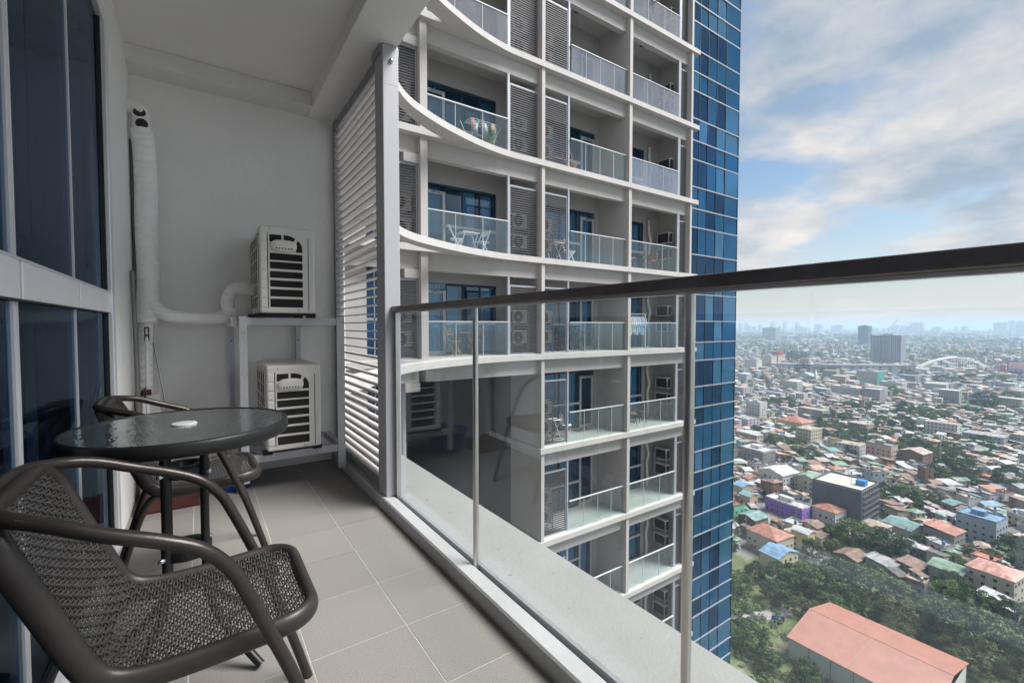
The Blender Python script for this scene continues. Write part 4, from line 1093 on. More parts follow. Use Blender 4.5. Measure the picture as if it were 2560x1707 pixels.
def wallwin(n_, c):
    """plaster with rows of small window openings, for houses too far off to build them"""
    m_ = mat('wall_'+n_.replace(' ','_'), c, .85, var=.12, vs=.4, stain=.35, stain_col=tuple(v*.5 for v in c), ss=.5, streak=True)
    nt = m_.node_tree; nd, lk = nt.nodes, nt.links; b = nd['Principled BSDF']
    src = b.inputs['Base Color'].links[0].from_socket
    t = nd.new('ShaderNodeTexCoord'); s = nd.new('ShaderNodeSeparateXYZ'); lk.new(t.outputs['Object'], s.inputs[0])
    a = nd.new('ShaderNodeMath'); a.operation = 'ADD'; lk.new(s.outputs[0], a.inputs[0]); lk.new(s.outputs[1], a.inputs[1])
    cb = nd.new('ShaderNodeCombineXYZ'); lk.new(a.outputs[0], cb.inputs[0]); lk.new(s.outputs[2], cb.inputs[1])
    br_ = nd.new('ShaderNodeTexBrick'); br_.offset = 0.0; br_.inputs['Scale'].default_value = 1; br_.inputs['Brick Width'].default_value = 2.6; br_.inputs['Row Height'].default_value = 3.0
    br_.inputs['Mortar Size'].default_value = .82; br_.inputs['Mortar Smooth'].default_value = 0
    lk.new(cb.outputs[0], br_.inputs['Vector'])
    mi = nd.new('ShaderNodeMix'); mi.data_type = 'RGBA'; lk.new(br_.outputs['Fac'], mi.inputs[0]); mi.inputs[6].default_value = (.03,.032,.036,1); lk.new(src, mi.inputs[7])
    lk.new(mi.outputs[2], b.inputs['Base Color'])
    return m_
WC = {'white': (.47,.47,.475), 'cream': (.42,.385,.305), 'grey': (.29,.295,.30), 'bare concrete': (.21,.205,.20), 'peach': (.46,.32,.26), 'blue grey': (.28,.335,.39), 'pale yellow': (.48,.44,.28), 'brown': (.19,.125,.09), 'pale green': (.38,.48,.38), 'lilac grey': (.44,.42,.48)}
WALL = {n_: mat('plain_wall_'+n_.replace(' ','_'), c, .85, var=.10, vs=.5, stain=.4, stain_col=tuple(v*.5 for v in c), ss=.5, streak=True) for n_, c in WC.items()}
WALLW = {n_: wallwin(n_, c) for n_, c in WC.items()}
M_hwin = mat('house_window', (.025,.028,.032), .25, var=.2)
M_hfr = mat('house_window_frame', (.5,.5,.5), .6)
HG = 'houses in the dense district below'
RO = R(-8)
def roof_mb(w, d, h, kind, ov=.45, pitch=.30):
    q = MB(); W_, D_ = w/2+ov, d/2+ov; e = h-.05; t_ = .12
    if kind == 'gable':
        rz = e + D_*pitch
        q.add([(-W_,-D_,e),(W_,-D_,e),(W_,0,rz),(-W_,0,rz),(W_,D_,e),(-W_,D_,e),(-W_,-D_,e-t_),(W_,-D_,e-t_),(W_,0,rz-t_),(-W_,0,rz-t_),(W_,D_,e-t_),(-W_,D_,e-t_)],
              [(0,1,2,3),(3,2,4,5),(7,6,9,8),(8,9,11,10),(0,6,7,1),(5,4,10,11),(1,7,8,2),(2,8,10,4),(3,9,6,0),(5,11,9,3)])
    elif kind == 'hip':
        rz = e + D_*pitch*1.15; k_ = max(W_-D_, .3)
        q.add([(-W_,-D_,e),(W_,-D_,e),(W_,D_,e),(-W_,D_,e),(-k_,0,rz),(k_,0,rz),(-W_,-D_,e-t_),(W_,-D_,e-t_),(W_,D_,e-t_),(-W_,D_,e-t_)],
              [(0,1,5,4),(2,3,4,5),(1,2,5),(3,0,4),(9,8,7,6),(0,6,7,1),(1,7,8,2),(2,8,9,3),(3,9,6,0)])
    elif kind == 'shed':
        q.add([(-W_,-D_,e),(W_,-D_,e),(W_,D_,e+D_*pitch*.8),(-W_,D_,e+D_*pitch*.8),(-W_,-D_,e-t_),(W_,-D_,e-t_),(W_,D_,e+D_*pitch*.8-t_),(-W_,D_,e+D_*pitch*.8-t_)],
              [(0,1,2,3),(7,6,5,4),(0,4,5,1),(1,5,6,2),(2,6,7,3),(3,7,4,0)])
    else:
        p = .9; b_ = .18; w2, d2 = w/2+.002, d/2+.002
        q.box(-w2, w2, -d2, d2, h+.002, h+.15)
        for a in ((-w2,w2,-d2,-d2+b_),(-w2,w2,d2-b_,d2),(-w2,-w2+b_,-d2+b_,d2-b_),(w2-b_,w2,-d2+b_,d2-b_)): q.box(a[0],a[1],a[2],a[3],h+.151,h+p)
        if w*d > 60: q.box(-w*.1, w*.22, -d*.1, d*.25, h+.151, h+2.4)
    return q
def wall_mb(w, d, h, kind, pitch=.30):
    q = MB().box(-w/2, w/2, -d/2, d/2, 0, h-.055 if kind != 'flat' else h)
    if kind == 'gable':
        D_ = d/2; z0 = h-.056; rz = h-.05 + (D_+.45)*pitch - .15
        q.add([(-w/2,-d/2,z0),(-w/2,d/2,z0),(-w/2,0,rz),(w/2,-d/2,z0),(w/2,d/2,z0),(w/2,0,rz)], [(0,2,1),(3,4,5)])
    if kind == 'shed':
        rz = h-.05+(d/2+.45)*.24-.30
        q.add([(-w/2,d/2,h-.056),(w/2,d/2,h-.056),(w/2,d/2,rz),(-w/2,d/2,rz)], [(0,1,2,3),(3,2,1,0)])
    return q
def win_slots(w, d, h, rngh):
    """window rectangles on the four sides"""
    st = max(1, int(h/2.9)); out = []
    for side, L_ in (('-x', d), ('-y', w), ('x', d), ('y', w)):
        n_ = max(1, int(L_/2.7))
        for s in range(st):
            for i in range(n_):
                if rngh.random() < .22: continue
                out.append((side, -L_/2 + L_*(i+.5)/n_, s*2.9+1.0, rngh.choice([.9,1.1,1.3]), rngh.choice([1.1,1.3])))
    return out
def win_box(q, s, w, d, mi, proud=.04, grow=0.):
    side, u, z, ww_, hh = s; a = ww_/2+grow
    if side == '-x': q.box(-w/2-proud, -w/2+.02, u-a, u+a, z-grow, z+hh+grow, mi)
    elif side == 'x': q.box(w/2-.02, w/2+proud, u-a, u+a, z-grow, z+hh+grow, mi)
    elif side == '-y': q.box(u-a, u+a, -d/2-proud, -d/2+.02, z-grow, z+hh+grow, mi)
    else: q.box(u-a, u+a, d/2-.02, d/2+proud, z-grow, z+hh+grow, mi)
KINDW = {'gable':'gabled','hip':'hipped','shed':'lean-to','flat':'flat'}
def house(name, label, x, y, w, d, h, rot, kind, wall, roof, group=HG, cat='house', hero=False, pitch=.30, storey_bands=False):
    t = thing(name, label, cat, (x, y, GZ), group)
    rg = random.Random(int(x*7+y*13))
    q = wall_mb(w, d, h, kind, pitch)
    sl_ = win_slots(w, d, h, rg)
    mats_ = [WALL[wall] if isinstance(wall, str) else wall, M_hwin, M_hfr]
    if not hero:
        for s in sl_: win_box(q, s, w, d, 1)
    wo = bpy.data.objects.new('wall', q.mesh('wall', mats_)); COL.objects.link(wo); wo.parent = t
    ro = bpy.data.objects.new('roof', roof_mb(w, d, h, kind, pitch=pitch).mesh('roof', ROOF[roof] if isinstance(roof, str) else roof)); COL.objects.link(ro); ro.parent = t
    if hero:
        for s in sl_:
            if s[0] in ('x','y'): continue
            f_ = MB(); win_box(f_, s, w, d, 0, .06, .09)
            fo = bpy.data.objects.new('window', f_.mesh('window', M_hfr)); COL.objects.link(fo); fo.parent = t
            f_ = MB(); win_box(f_, s, w, d, 0, .075)
            po_ = bpy.data.objects.new('pane', f_.mesh('pane', M_hwin)); COL.objects.link(po_); po_.parent = fo
        f_ = MB().box(-w/2-.07, -w/2+.02, d*.28, d*.28+1.0, .05, 2.15)
        do = bpy.data.objects.new('door', f_.mesh('door', ROOF['rusty brown'])); COL.objects.link(do); do.parent = t
    t.rotation_euler = (0, 0, rot)
    return t
FOOT = []
def hero(name, label, x, y, w, d, h, kind, wall, roof, rot=-8, cat='house', **kw):
    FOOT.append((x, y, max(w, d)*.62+2.5))
    return house(name, label, x, y, w, d, h, R(rot), kind, wall, roof, kw.pop('group', None), cat, True, **kw)
# warehouse
wt = thing('warehouse', 'long warehouse with salmon pink metal roof and white walls', 'warehouse', (161, 47.5, GZ))
ww_, wd_, wh_ = 29.5, 33.5, 6.6
q = MB().box(161-ww_/2, 161+ww_/2, 47.5-wd_/2, 47.5+wd_/2, GZ, GZ+wh_-.3)
for s in (-1, 1): q.add([(161-ww_/2, 47.5+s*wd_/2, GZ+wh_-.3), (161+ww_/2, 47.5+s*wd_/2, GZ+wh_-.3), (161, 47.5+s*wd_/2, GZ+wh_+2.8)], [(0,1,2),(2,1,0)])
q.build('wall', mat('warehouse_wall', (.48,.48,.465), .8, var=.06, vs=.4, stain=.3, stain_col=(.3,.28,.25), ss=.5, streak=True), wt)
M_wroof = mat('warehouse_roof', (.32,.145,.112), .5, var=.12, vs=.3, stain=.3, stain_col=(.38,.19,.145), ss=.18, wave=(3.2,.35,'Y'), bdist=.06)
for s in (-1, 1):
    e = 161+s*(ww_/2+.5)
    q = MB(); y0, y1 = 47.5-wd_/2-.4, 47.5+wd_/2+.4; zr_, ze_ = GZ+wh_+3.2, GZ+wh_-.05
    q.add([(161,y0,zr_),(161,y1,zr_),(e,y1,ze_),(e,y0,ze_),(161,y0,zr_-.15),(161,y1,zr_-.15),(e,y1,ze_-.15),(e,y0,ze_-.15)], [(0,3,2,1),(4,5,6,7),(0,4,7,3),(1,2,6,5),(3,7,6,2)])
    q.build('roof_slope', M_wroof, wt)
MB().box(160.7, 161.3, 47.5-wd_/2-.45, 47.5+wd_/2+.45, GZ+wh_+3.05, GZ+wh_+3.225).build('ridge_cap', M_wroof, wt)
for i in range(1, 6): MB().box(161-ww_/2-.08, 161-ww_/2, 47.5-wd_/2+i*wd_/6-.09, 47.5-wd_/2+i*wd_/6+.09, GZ, GZ+wh_-.35).build('downpipe', M_pole_grey, wt)
MB().box(161-ww_/2-.62, 161-ww_/2-.45, 47.5-wd_/2-.4, 47.5+wd_/2+.4, GZ+wh_-.25, GZ+wh_-.1).build('gutter', M_wroof, wt)
FOOT.append((161, 47.5, 24))
# named houses
hero('house', 'three storey cream house with salmon pink hipped roof', 246, 36, 12, 13, 9.5, 'hip', 'cream', 'pink')
hero('house', 'low pale roofed annex in front of the salmon roofed cream house', 229, 32, 9, 11, 5.0, 'shed', 'grey', 'pale tin')
hero('house', 'grey house with light green gabled roof', 243, 48, 10, 10, 6, 'gable', 'grey', 'green', rot=82)
hero('shed', 'tin shed with rusty red patched roof beside the green roofed house', 238, 58, 9, 7, 4.5, 'shed', 'bare concrete', 'rusty brown', cat='shed')
hero('shed', 'grey tin shed with bluish corrugated roof', 231, 66, 8, 9, 4.2, 'shed', 'blue grey', 'grey tin', cat='shed')
hero('shed', 'low shed with patched brown tin roof by the big tree', 228, 76, 10, 9, 3.6, 'gable', 'bare concrete', 'rusty brown', cat='shed')
hero('house', 'cream three storey house with dark red hipped roof', 210, 101, 12, 14, 8.5, 'hip', 'cream', 'terracotta')
hero('house', 'yellow house with bright blue tin roof in two steps', 199, 92, 8, 13, 6.5, 'gable', 'pale yellow', 'blue', rot=82)
hero('house', 'white two storey house with red hipped roof near the grey block', 264, 98, 10, 11, 8.2, 'hip', 'white', 'terracotta')
hero('house', 'green painted narrow house beside the blue glass tower edge', 224, 127, 8, 9, 10, 'flat', mat('wall_bright_green', (.10,.38,.24), .8, var=.1, vs=.5), 'rusty brown')
hero('house', 'dark timber house with faded blue gabled roof', 224, 116, 10, 9, 7.5, 'gable', 'brown', 'teal')
hero('warehouse', 'bright purple flat building with white roof', 258, 115, 9, 20, 7, 'flat', mat('wall_purple', (.24,.10,.50), .8, var=.08, vs=.5), 'white', cat='building')
hero('hall', 'white hall with plain white metal roof', 298, 139, 16, 16, 10.5, 'gable', 'white', 'white', cat='building')
hero('house', 'tall cream building with green gable next to the white hall', 303, 122, 12, 14, 10, 'gable', 'cream', 'green')
hero('house', 'grey four storey house with pale blue rooftop canopy', 305, 50, 13, 14, 11, 'flat', 'blue grey', 'blue', cat='building')
hero('house', 'unfinished concrete house with rusty red roof edge', 281, 58, 11, 11, 8, 'shed', 'bare concrete', 'terracotta')
hero('house', 'long low house with teal green metal roof', 281, 72, 12, 13, 5, 'gable', 'grey', 'teal', rot=75)
hero('house', 'peach house with tan hipped roof behind the large tree', 262, 78, 9, 9, 7.5, 'hip', 'peach', 'tan')
hero('apartment_building', 'peach coloured five storey apartment slab', 414, 121, 9, 16, 14, 'flat', 'peach', 'grey tin', cat='building')
hero('apartment_building', 'brown apartment building with cream gable joined to the peach slab', 424, 104, 14, 14, 11, 'gable', 'brown', 'tan', cat='building')
hero('apartment_building', 'white seven storey block with dark window rows on the left edge of town', 490, 252, 12, 16, 20, 'flat', 'white', 'white', cat='building')
hero('house', 'cream three storey house with white roof slab', 577, 226, 12, 14, 10, 'flat', 'cream', 'white')
hero('house', 'row of stepped white and cream houses under tall trees', 588, 138, 14, 24, 8, 'flat', 'white', 'white')
hero('apartment_building', 'grey concrete block with white penthouse above the green roofs', 333, 170, 14, 18, 12, 'flat', 'bare concrete', 'white', cat='building')
hero('hall', 'yellow walled hall with wide red hipped roof', 484, 211, 20, 26, 8, 'hip', 'pale yellow', 'terracotta', cat='building')
hero('apartment_building', 'pale grey rounded apartment block with many balconies', 770, 266, 22, 36, 14, 'flat', 'lilac grey', 'white', cat='building')
hero('hall', 'long cream school hall with rows of windows', 766, 340, 18, 54, 10, 'gable', 'cream', 'tan', rot=82-90, cat='building')
hero('apartment_building', 'white three storey block with grey window bands', 897, 249, 18, 30, 13, 'flat', 'white', 'white', cat='building')
# dark grey office block with ribbon balconies
gb = thing('office_block', 'dark slate office block with projecting balcony rows and blue roof tank', 'building', (282, 97, GZ))
M_slate = mat('slate_wall', (.085,.09,.115), .7, var=.06, vs=.4); M_slate2 = mat('slate_shade', (.05,.05,.06), .7); M_roofc = mat('roof_concrete', (.45,.42,.38), .9, var=.15, vs=.4, stain=.4, stain_col=(.28,.26,.24), ss=.3)
bx0, bx1, by0, by1 = 269, 292, 86, 108
MB().box(bx0, bx1, by0, by1, GZ, GZ+18.5).build('wall', M_slate, gb)
q = MB().box(bx0-.01, bx1+.01, by0-.01, by1+.01, GZ+18.502, GZ+18.7)
for a in ((bx0-.01,bx1+.01,by0-.01,by0+.3),(bx0-.01,bx1+.01,by1-.3,by1+.01),(bx0-.01,bx0+.3,by0+.3,by1-.3),(bx1-.3,bx1+.01,by0+.3,by1-.3)): q.box(*a, GZ+18.71, GZ+19.6, 1)
q.build('roof', [M_roofc, M_slate], gb)
for s in range(6):
    MB().box(bx0+1, bx1-.5, by0-1.0, by0, GZ+1.2+s*2.95, GZ+1.4+s*2.95).build('balcony', M_slate2, gb)
    for i in range(8): MB().box(bx0+1.6+i*2.7, bx0+3.4+i*2.7, by0-.05, by0+.02, GZ+1.7+s*2.95, GZ+3.5+s*2.95).build('window', M_hwin, gb)
tk = MB().box(279, 283, 88, 92, GZ+18.7, GZ+21.5).build('water_tank', mat('tank_blue', (.04,.20,.50), .5)); tag(tk, 'bright blue water tank on the slate office block roof', 'tank')
mt = MB().cyl((276.5,93,GZ+18.7),(276.5,93,GZ+26),.12,8); mt.box(276.2,276.8,92.7,93.3,GZ+24.2,GZ+25.6)
tag(mt.build('antenna_mast', M_tframe), 'thin antenna mast on the slate office block roof', 'mast')
FOOT.append((281, 97, 20))

# ---------------------------------------------------------------- trees
M_bark = mat('bark', (.10,.075,.055), .95, var=.3, vs=3)
LEAF = [mat('leaf_dark', (.036,.070,.026), .7, var=.35, vs=1.5), mat('leaf_mid', (.066,.115,.038), .7, var=.35, vs=1.5), mat('leaf_light', (.115,.175,.056), .7, var=.3, vs=1.5), mat('leaf_olive', (.09,.105,.046), .7, var=.3, vs=1.5)]
def crown_mesh(seed, flat, nclump, nleaf, base_mat, lsz=.055):
    rg = np.random.default_rng(seed)
    P_, Fm = [], []
    for c in range(nclump):
        bm_ = base_mat if base_mat == 3 else int(np.clip(base_mat + rg.choice([-1,0,0,1]), 0, 2))
        a, u = rg.uniform(0, 2*math.pi), rg.uniform(-.75, 1)
        rad = rg.uniform(.45, .86)**.6
        s_ = math.sqrt(max(0, 1-u*u))
        ctr = np.array([rad*s_*math.cos(a), rad*s_*math.sin(a), flat*rad*u])
        cr__ = rg.uniform(.15, .30)
        d_ = rg.normal(size=(nleaf, 3)); d_ /= np.linalg.norm(d_, axis=1)[:, None]
        d_[:, 2] = np.abs(d_[:, 2])*.9 - .25
        rr_ = cr__*rg.uniform(.55, 1.05, nleaf)[:, None]
        p = ctr + d_*rr_*np.array([1,1,.7])
        n_ = d_ + rg.normal(scale=.55, size=(nleaf,3)); n_ /= np.linalg.norm(n_, axis=1)[:, None]
        t1 = np.cross(n_, rg.normal(size=(nleaf,3))); t1 /= np.linalg.norm(t1, axis=1)[:, None]
        t2 = np.cross(n_, t1)
        sz = lsz*rg.uniform(.6, 1.35, nleaf)[:, None]
        P_.append(np.stack([p-t1*sz, p-t2*sz*.55, p+t1*sz, p+t2*sz*.55], 1).reshape(-1,3))
        mi_ = np.full(nleaf, bm_); rnd = rg.random(nleaf)
        mi_[rnd < .15] = max(bm_-1, 0)
        Fm.append(mi_)
    P_ = np.concatenate(P_); Fm = np.concatenate(Fm); nf = len(Fm)
    me = bpy.data.meshes.new('crown')
    me.vertices.add(len(P_)); me.vertices.foreach_set('co', P_.ravel())
    me.loops.add(nf*4); me.loops.foreach_set('vertex_index', np.arange(nf*4))
    me.polygons.add(nf); me.polygons.foreach_set('loop_start', np.arange(nf)*4); me.polygons.foreach_set('loop_total', np.full(nf, 4))
    for m_ in LEAF: me.materials.append(m_)
    me.polygons.foreach_set('material_index', Fm.astype(np.int32))
    me.update(calc_edges=True); me.validate()
    return me
def trunk_mesh(seed):
    rg = random.Random(seed); q = MB()
    q.tube([(0,0,-1.15),(.02,.01,-.7),(0,.03,-.3),(.02,0,.15)], [.085,.062,.05,.03], 8)
    for i in range(5):
        a = rg.uniform(0,6.28); r_ = rg.uniform(.45,.75)
        q.tube([(0,0,-.55+.08*i),(r_*.5*math.cos(a),r_*.5*math.sin(a),-.2+.08*i),(r_*math.cos(a),r_*math.sin(a),.1+.1*i)], [.036,.024,.010], 6)
    return q.mesh('trunk', M_bark)
CR = [crown_mesh(s, f, 72, 135, b, .037) for s, f, b in ((1,.80,0),(2,.88,1),(3,.66,1),(4,.98,0),(5,.85,2),(6,.74,3))]
TRK = [trunk_mesh(s) for s in range(3)]
TLAB = ['dark green spreading broadleaf tree among the houses','mid green rounded broadleaf tree among the houses','mid green low spreading tree among the houses','dark green tall broadleaf tree among the houses','light green broadleaf tree among the houses','olive green sparse tree among the houses']
NT = [0]
def tree(x, y, r_, kind=None, label=None):
    k_ = NT[0] % 6 if kind is None else kind; NT[0] += 1
    t = thing('broadleaf_tree', label or TLAB[k_], 'tree', (x, y, GZ), 'trees around the houses')
    sc_ = (r_, r_, r_*random.uniform(.85,1.15))
    for me, nm in ((TRK[NT[0] % 3], 'trunk'), (CR[k_], 'crown')):
        o = bpy.data.objects.new(nm, me); COL.objects.link(o); o.parent = t
        o.location = (0,0,r_*.86); o.scale = sc_; o.rotation_euler = (0,0,random.uniform(0,6.28))
    return t
T8 = [(244,68,8.6),(243,80,8.1),(185,76,8.0),(192,67,8.8),(205,62,6.9),(191,49,7.1),(187,57,4.2),(196,37,9.1),(194,30,9.9),(215,27,7.4),(222,44,5.5),(171,71,4.2),(171,80,5.4),(148,81,5.3),(140,72,4.9),(218,87,4.6),(182,66,4.5),(183,48,4.6),(195,23,6.2),(244,107,3.6),(310,92,6.0),(329,94,5.0),(323,83,7.9),(333,74,6.3),(412,76,8.4),(390,70,6.1),(387,83,8.6),(399,54,9.4),(330,134,4.2),(230,84,3.7),(180,92,4.0),(168,91,4.3),(136,65,3.8),(139,56,3.9),(200,44,4.7),(264,66,3.2),(270,64,3.9),(173,68,3.4),(212,46,4.0),(158,89,3.6),(139,79,3.2),(181,31,5.1),(204,72,6.0),(178,60,4.0),(206,54,6.0),(214,36,7.0),(150,90,4.4),(131,80,4.2),(185,85,5.5),(196,80,5),(136,47,3.6),(133,38,4.0)]
T7 = [(808,228,11),(999,379,15),(1010,428,15.8),(1342,595,18),(1360,583,16),(644,168,10),(618,145,10.7),(650,138,8.3),(540,143,10.9),(540,156,8.7),(550,191,8),(554,205,6.9),(448,194,6.5),(482,183,6.7),(455,173,5.1),(446,158,7.7),(480,155,5.7),(500,190,9),(391,185,7.5),(360,163,4.8),(772,127,13.9),(849,117,11.5),(806,103,10.8),(461,110,8.1),(451,97,6.7),(475,96,8),(515,86,8.3),(434,82,8.1),(508,110,5.4),(367,150,7.6),(1057,163,14.6),(1029,221,13.1),(1051,206,10.9),(1097,286,12.2)]
special = {(244,68): 'large dense dark tree standing alone beside the lane', (196,37): 'huge spreading tree crowding the warehouse corner', (194,30): 'broad umbrella shaped tree beside the warehouse roof'}
for i, (x, y, r_) in enumerate(T8 + T7):
    if math.hypot(x-161, (y-47.5)*.9) < 15.5: continue
    kd = {(244,68):0,(243,80):4,(196,37):2,(194,30):2}.get((x,y))
    tree(x, y, r_, kd, special.get((x, y)))
    FOOT.append((x, y, r_*.55))

# ---------------------------------------------------------------- dense houses
grid = []
ca, sa = math.cos(R(38)), math.sin(R(38))
SP = 8.1
def tn(x, y):   # cheap smooth noise for tree clusters
    return math.sin(x*.021+1.3)*math.cos(y*.027-.4)+.6*math.sin(x*.051-y*.043+2)+.4*math.sin(x*.011+y*.09)
ZONE = [(60,-60),(205,-40),(218,30),(214,52),(226,66),(214,84),(196,104),(176,128),(120,150),(60,150)]
def in_zone(x, y):
    c = False; n_ = len(ZONE); j = n_-1
    for i in range(n_):
        xi, yi = ZONE[i]; xj, yj = ZONE[j]
        if (yi > y) != (yj > y) and x < (xj-xi)*(y-yi)/(yj-yi)+xi: c = not c
        j = i
    return c
RMAX = 780
rg = random.Random(77)
cand, tcand = [], []
for i in range(-120, 120):
    for j in range(-120, 120):
        if i % 11 == 0 and (j//6) % 3 != 1 or j % 17 == 0 and (i//5) % 2: continue            # lanes
        u, v = i*SP + rg.uniform(-1.6,1.6), j*SP + rg.uniform(-1.6,1.6)
        x, y = u*ca - v*sa, u*sa + v*ca
        r_ = math.hypot(x, y); az = math.degrees(math.atan2(x, y))
        if not (150 < r_ < RMAX and 42 < az < 102) or in_zone(x, y): continue
        if math.hypot(x-161, y-47.5) < 30: continue
        if any((x-a)**2+(y-b)**2 < (c+2.8)**2 for a, b, c in FOOT): continue
        if tn(x, y) > .74 and rg.random() < .72 or rg.random() < .035: tcand.append((r_, az, x, y)); continue
        cand.append((r_, az, x, y))
cand.sort(); tcand.sort()
rn = ['rusty brown','terracotta','grey tin','pale tin','green','teal','blue','pink','dark grey','white','tan']
rw = [22,5,20,13,6,4,3,3,8,8,9]
wn_ = list(WC); ww2 = [20,15,14,14,7,9,6,6,4,6]
single, merged = [], []
for r_, az, x, y in cand:
    w, d = rg.uniform(4.8, 8.4), rg.uniform(5.0, 9.2)
    h = rg.choices([2.9, 4.2, 5.6, 6.2, 8.6, 11.5], [6, 5, 7, 6, 3, .9])[0]*rg.uniform(.92,1.08)
    kind = rg.choices(['gable','shed','flat','hip'], [8,6,6,2.5])[0]
    roof = rg.choices(rn, rw)[0]; wall = rg.choices(wn_, ww2)[0]
    if kind == 'flat' and roof in ('rusty brown','blue','teal'): roof = 'tan'
    rot = RO + R(25)*math.sin(x*.013) + rg.choice([0, math.pi/2]) + rg.uniform(-.12,.12)
    rec = (x, y, w, d, h, rot, kind, wall, roof)
    (single if (59.5 < az < 84.5 and len(single) < 270) else merged).append(rec)
for x, y, w, d, h, rot, kind, wall, roof in single:
    st = 'one storey' if h < 4.5 else ('two storey' if h < 7.5 else ('three storey' if h < 10.3 else 'four storey'))
    house('house', '%s %s house with %s %s roof in the dense district' % (st, wall, roof, KINDW[kind]), x, y, w, d, h, rot, kind, wall, roof)
TDONE = set()
for r_, az, x, y in tcand:
    if 58 < az < 86 and NT[0] < 290: tree(x, y, rg.uniform(3.6, 6.2)); TDONE.add((x, y))
# water tanks on the flat roofs
M_tank = [mat('tank_steel', (.5,.5,.52), .35, .6), mat('tank_black', (.03,.03,.035), .5), mat('tank_blue_small', (.05,.2,.45), .5)]
tkp = {}
nt_ = 0
for x, y, w, d, h, rot, kind, wall, roof in single:
    if kind != 'flat' or nt_ > 40: continue
    mi_ = nt_ % 3; nt_ += 1
    px, py = -w*.28, d*.25
    loc = (x+px*math.cos(rot)-py*math.sin(rot), y+px*math.sin(rot)+py*math.cos(rot), GZ+h+.151)
    if mi_ not in tkp:
        t = thing('water_tank', ['round steel water tank','round black water tank','round blue water tank'][mi_]+' on the flat roof of a house', 'tank', loc, 'roof water tanks')
        MB().lathe([(0,.55),(.55,.55),(.55,1.85),(.3,2.05),(0,2.1)], 14, loc).build('vessel', M_tank[mi_], t)
        MB().box(loc[0]-.5,loc[0]+.5,loc[1]-.5,loc[1]+.5,loc[2]+.002,loc[2]+.545).build('stand', WALL['bare concrete'], t)
        tkp[mi_] = t
    else: dup(tkp[mi_], loc)
# everything farther: one mass
def mass(recs, name, ww_mats):
    names_w, names_r = list(WC), rn
    q = MB()
    V_, F_, M_ = [], [], []
    for x, y, w, d, h, rot, kind, wall, roof in recs:
        c, s = math.cos(rot), math.sin(rot); o = len(V_)
        wi, ri = names_w.index(wall), len(names_w)+names_r.index(roof)
        a, b = w/2, d/2
        def A(px, py, pz): V_.append((x+px*c-py*s, y+px*s+py*c, GZ+pz))
        for px, py in ((-a,-b),(a,-b),(a,b),(-a,b)): A(px,py,0)
        for px, py in ((-a,-b),(a,-b),(a,b),(-a,b)): A(px,py,h)
        F_ += [(o,o+1,o+5,o+4),(o+1,o+2,o+6,o+5),(o+2,o+3,o+7,o+6),(o+3,o,o+4,o+7)]; M_ += [wi]*4
        if kind in ('gable','hip'):
            k_ = a+.4 if kind == 'gable' else max(a-b,.3); rz = h+b*.34; e = .45
            for px, py, pz in ((-a-e,-b-e,h-.06),(a+e,-b-e,h-.06),(a+e,b+e,h-.06),(-a-e,b+e,h-.06),(-k_,0,rz),(k_,0,rz)): A(px,py,pz)
            F_ += [(o+8,o+9,o+13,o+12),(o+10,o+11,o+12,o+13),(o+9,o+10,o+13),(o+11,o+8,o+12)]; M_ += [ri,ri,wi if kind == 'gable' else ri,wi if kind == 'gable' else ri]
        else:
            e, l = (.4, b*.3) if kind == 'shed' else (0., 0.)
            for px, py, pz in ((-a-e,-b-e,h+.05),(a+e,-b-e,h+.05),(a+e,b+e,h+.05+l),(-a-e,b+e,h+.05+l)): A(px,py,pz)
            F_ += [(o+8,o+9,o+10,o+11)]; M_ += [ri]
    me = bpy.data.meshes.new(name); me.from_pydata(V_, [], F_)
    for n_ in names_w: me.materials.append(WALLW[n_])
    for n_ in names_r: me.materials.append(ROOF[n_])
    me.polygons.foreach_set('material_index', M_); me.update()
    ob_ = bpy.data.objects.new(name, me); COL.objects.link(ob_)
    return ob_
def scatter(n_, r0, r1, smin, smax, hs, hw, rgx):
    out = []
    for _ in range(n_):
        r_ = math.sqrt(rgx.uniform(r0*r0, r1*r1)); az = R(rgx.uniform(44, 100))
        x, y = r_*math.sin(az), r_*math.cos(az)
        if tn(x*.35, y*.35) > 1.15: continue
        if any((x-a)**2+(y-b)**2 < (c+6)**2 for a, b, c in FOOTF): continue
        out.append((x, y, rgx.uniform(smin,smax), rgx.uniform(smin,smax), rgx.choices(hs, hw)[0]*rgx.uniform(.85,1.2), RO+R(25)*math.sin(x*.004)+rgx.uniform(-.2,.2)+rgx.choice([0,1.57]), rgx.choices(['gable','shed','flat','hip'],[7,5,8,2])[0], rgx.choices(wn_, ww2)[0], rgx.choices(rn, rw)[0]))
    return out
FOOTF = [f for f in FOOT if math.hypot(f[0], f[1]) > 600] + [(1478,426,60),(1215,582,40),(919,286,34),(1295,320,20),(1360,275,40),(1427,230,20),(1268,169,22),(1170,395,60),(1110,440,60),(1230,350,60),(1005,526,30),(922,382,28),(2530,813,50),(3087,1501,80)]
rgx = random.Random(5)
rgl = random.Random(31)
for _ in range(5200):
    r_ = math.sqrt(rgl.uniform(205**2, RMAX**2)); az = R(rgl.uniform(46, 98)); x, y = r_*math.sin(az), r_*math.cos(az)
    if in_zone(x, y) or any((x-a)**2+(y-b)**2 < (c+1.5)**2 for a, b, c in FOOT): continue
    merged.append((x, y, rgl.uniform(2.2,5), rgl.uniform(2.4,5.5), rgl.choice([2.4,2.9,4.6,5.4])*rgl.uniform(.9,1.15), RO+rgl.uniform(-.5,.5), rgl.choice(['shed','shed','gable']), rgl.choice(['bare concrete','grey','brown','blue grey','white']), rgl.choice(['rusty brown','grey tin','dark grey','pale tin','tan','rusty brown','green'])))
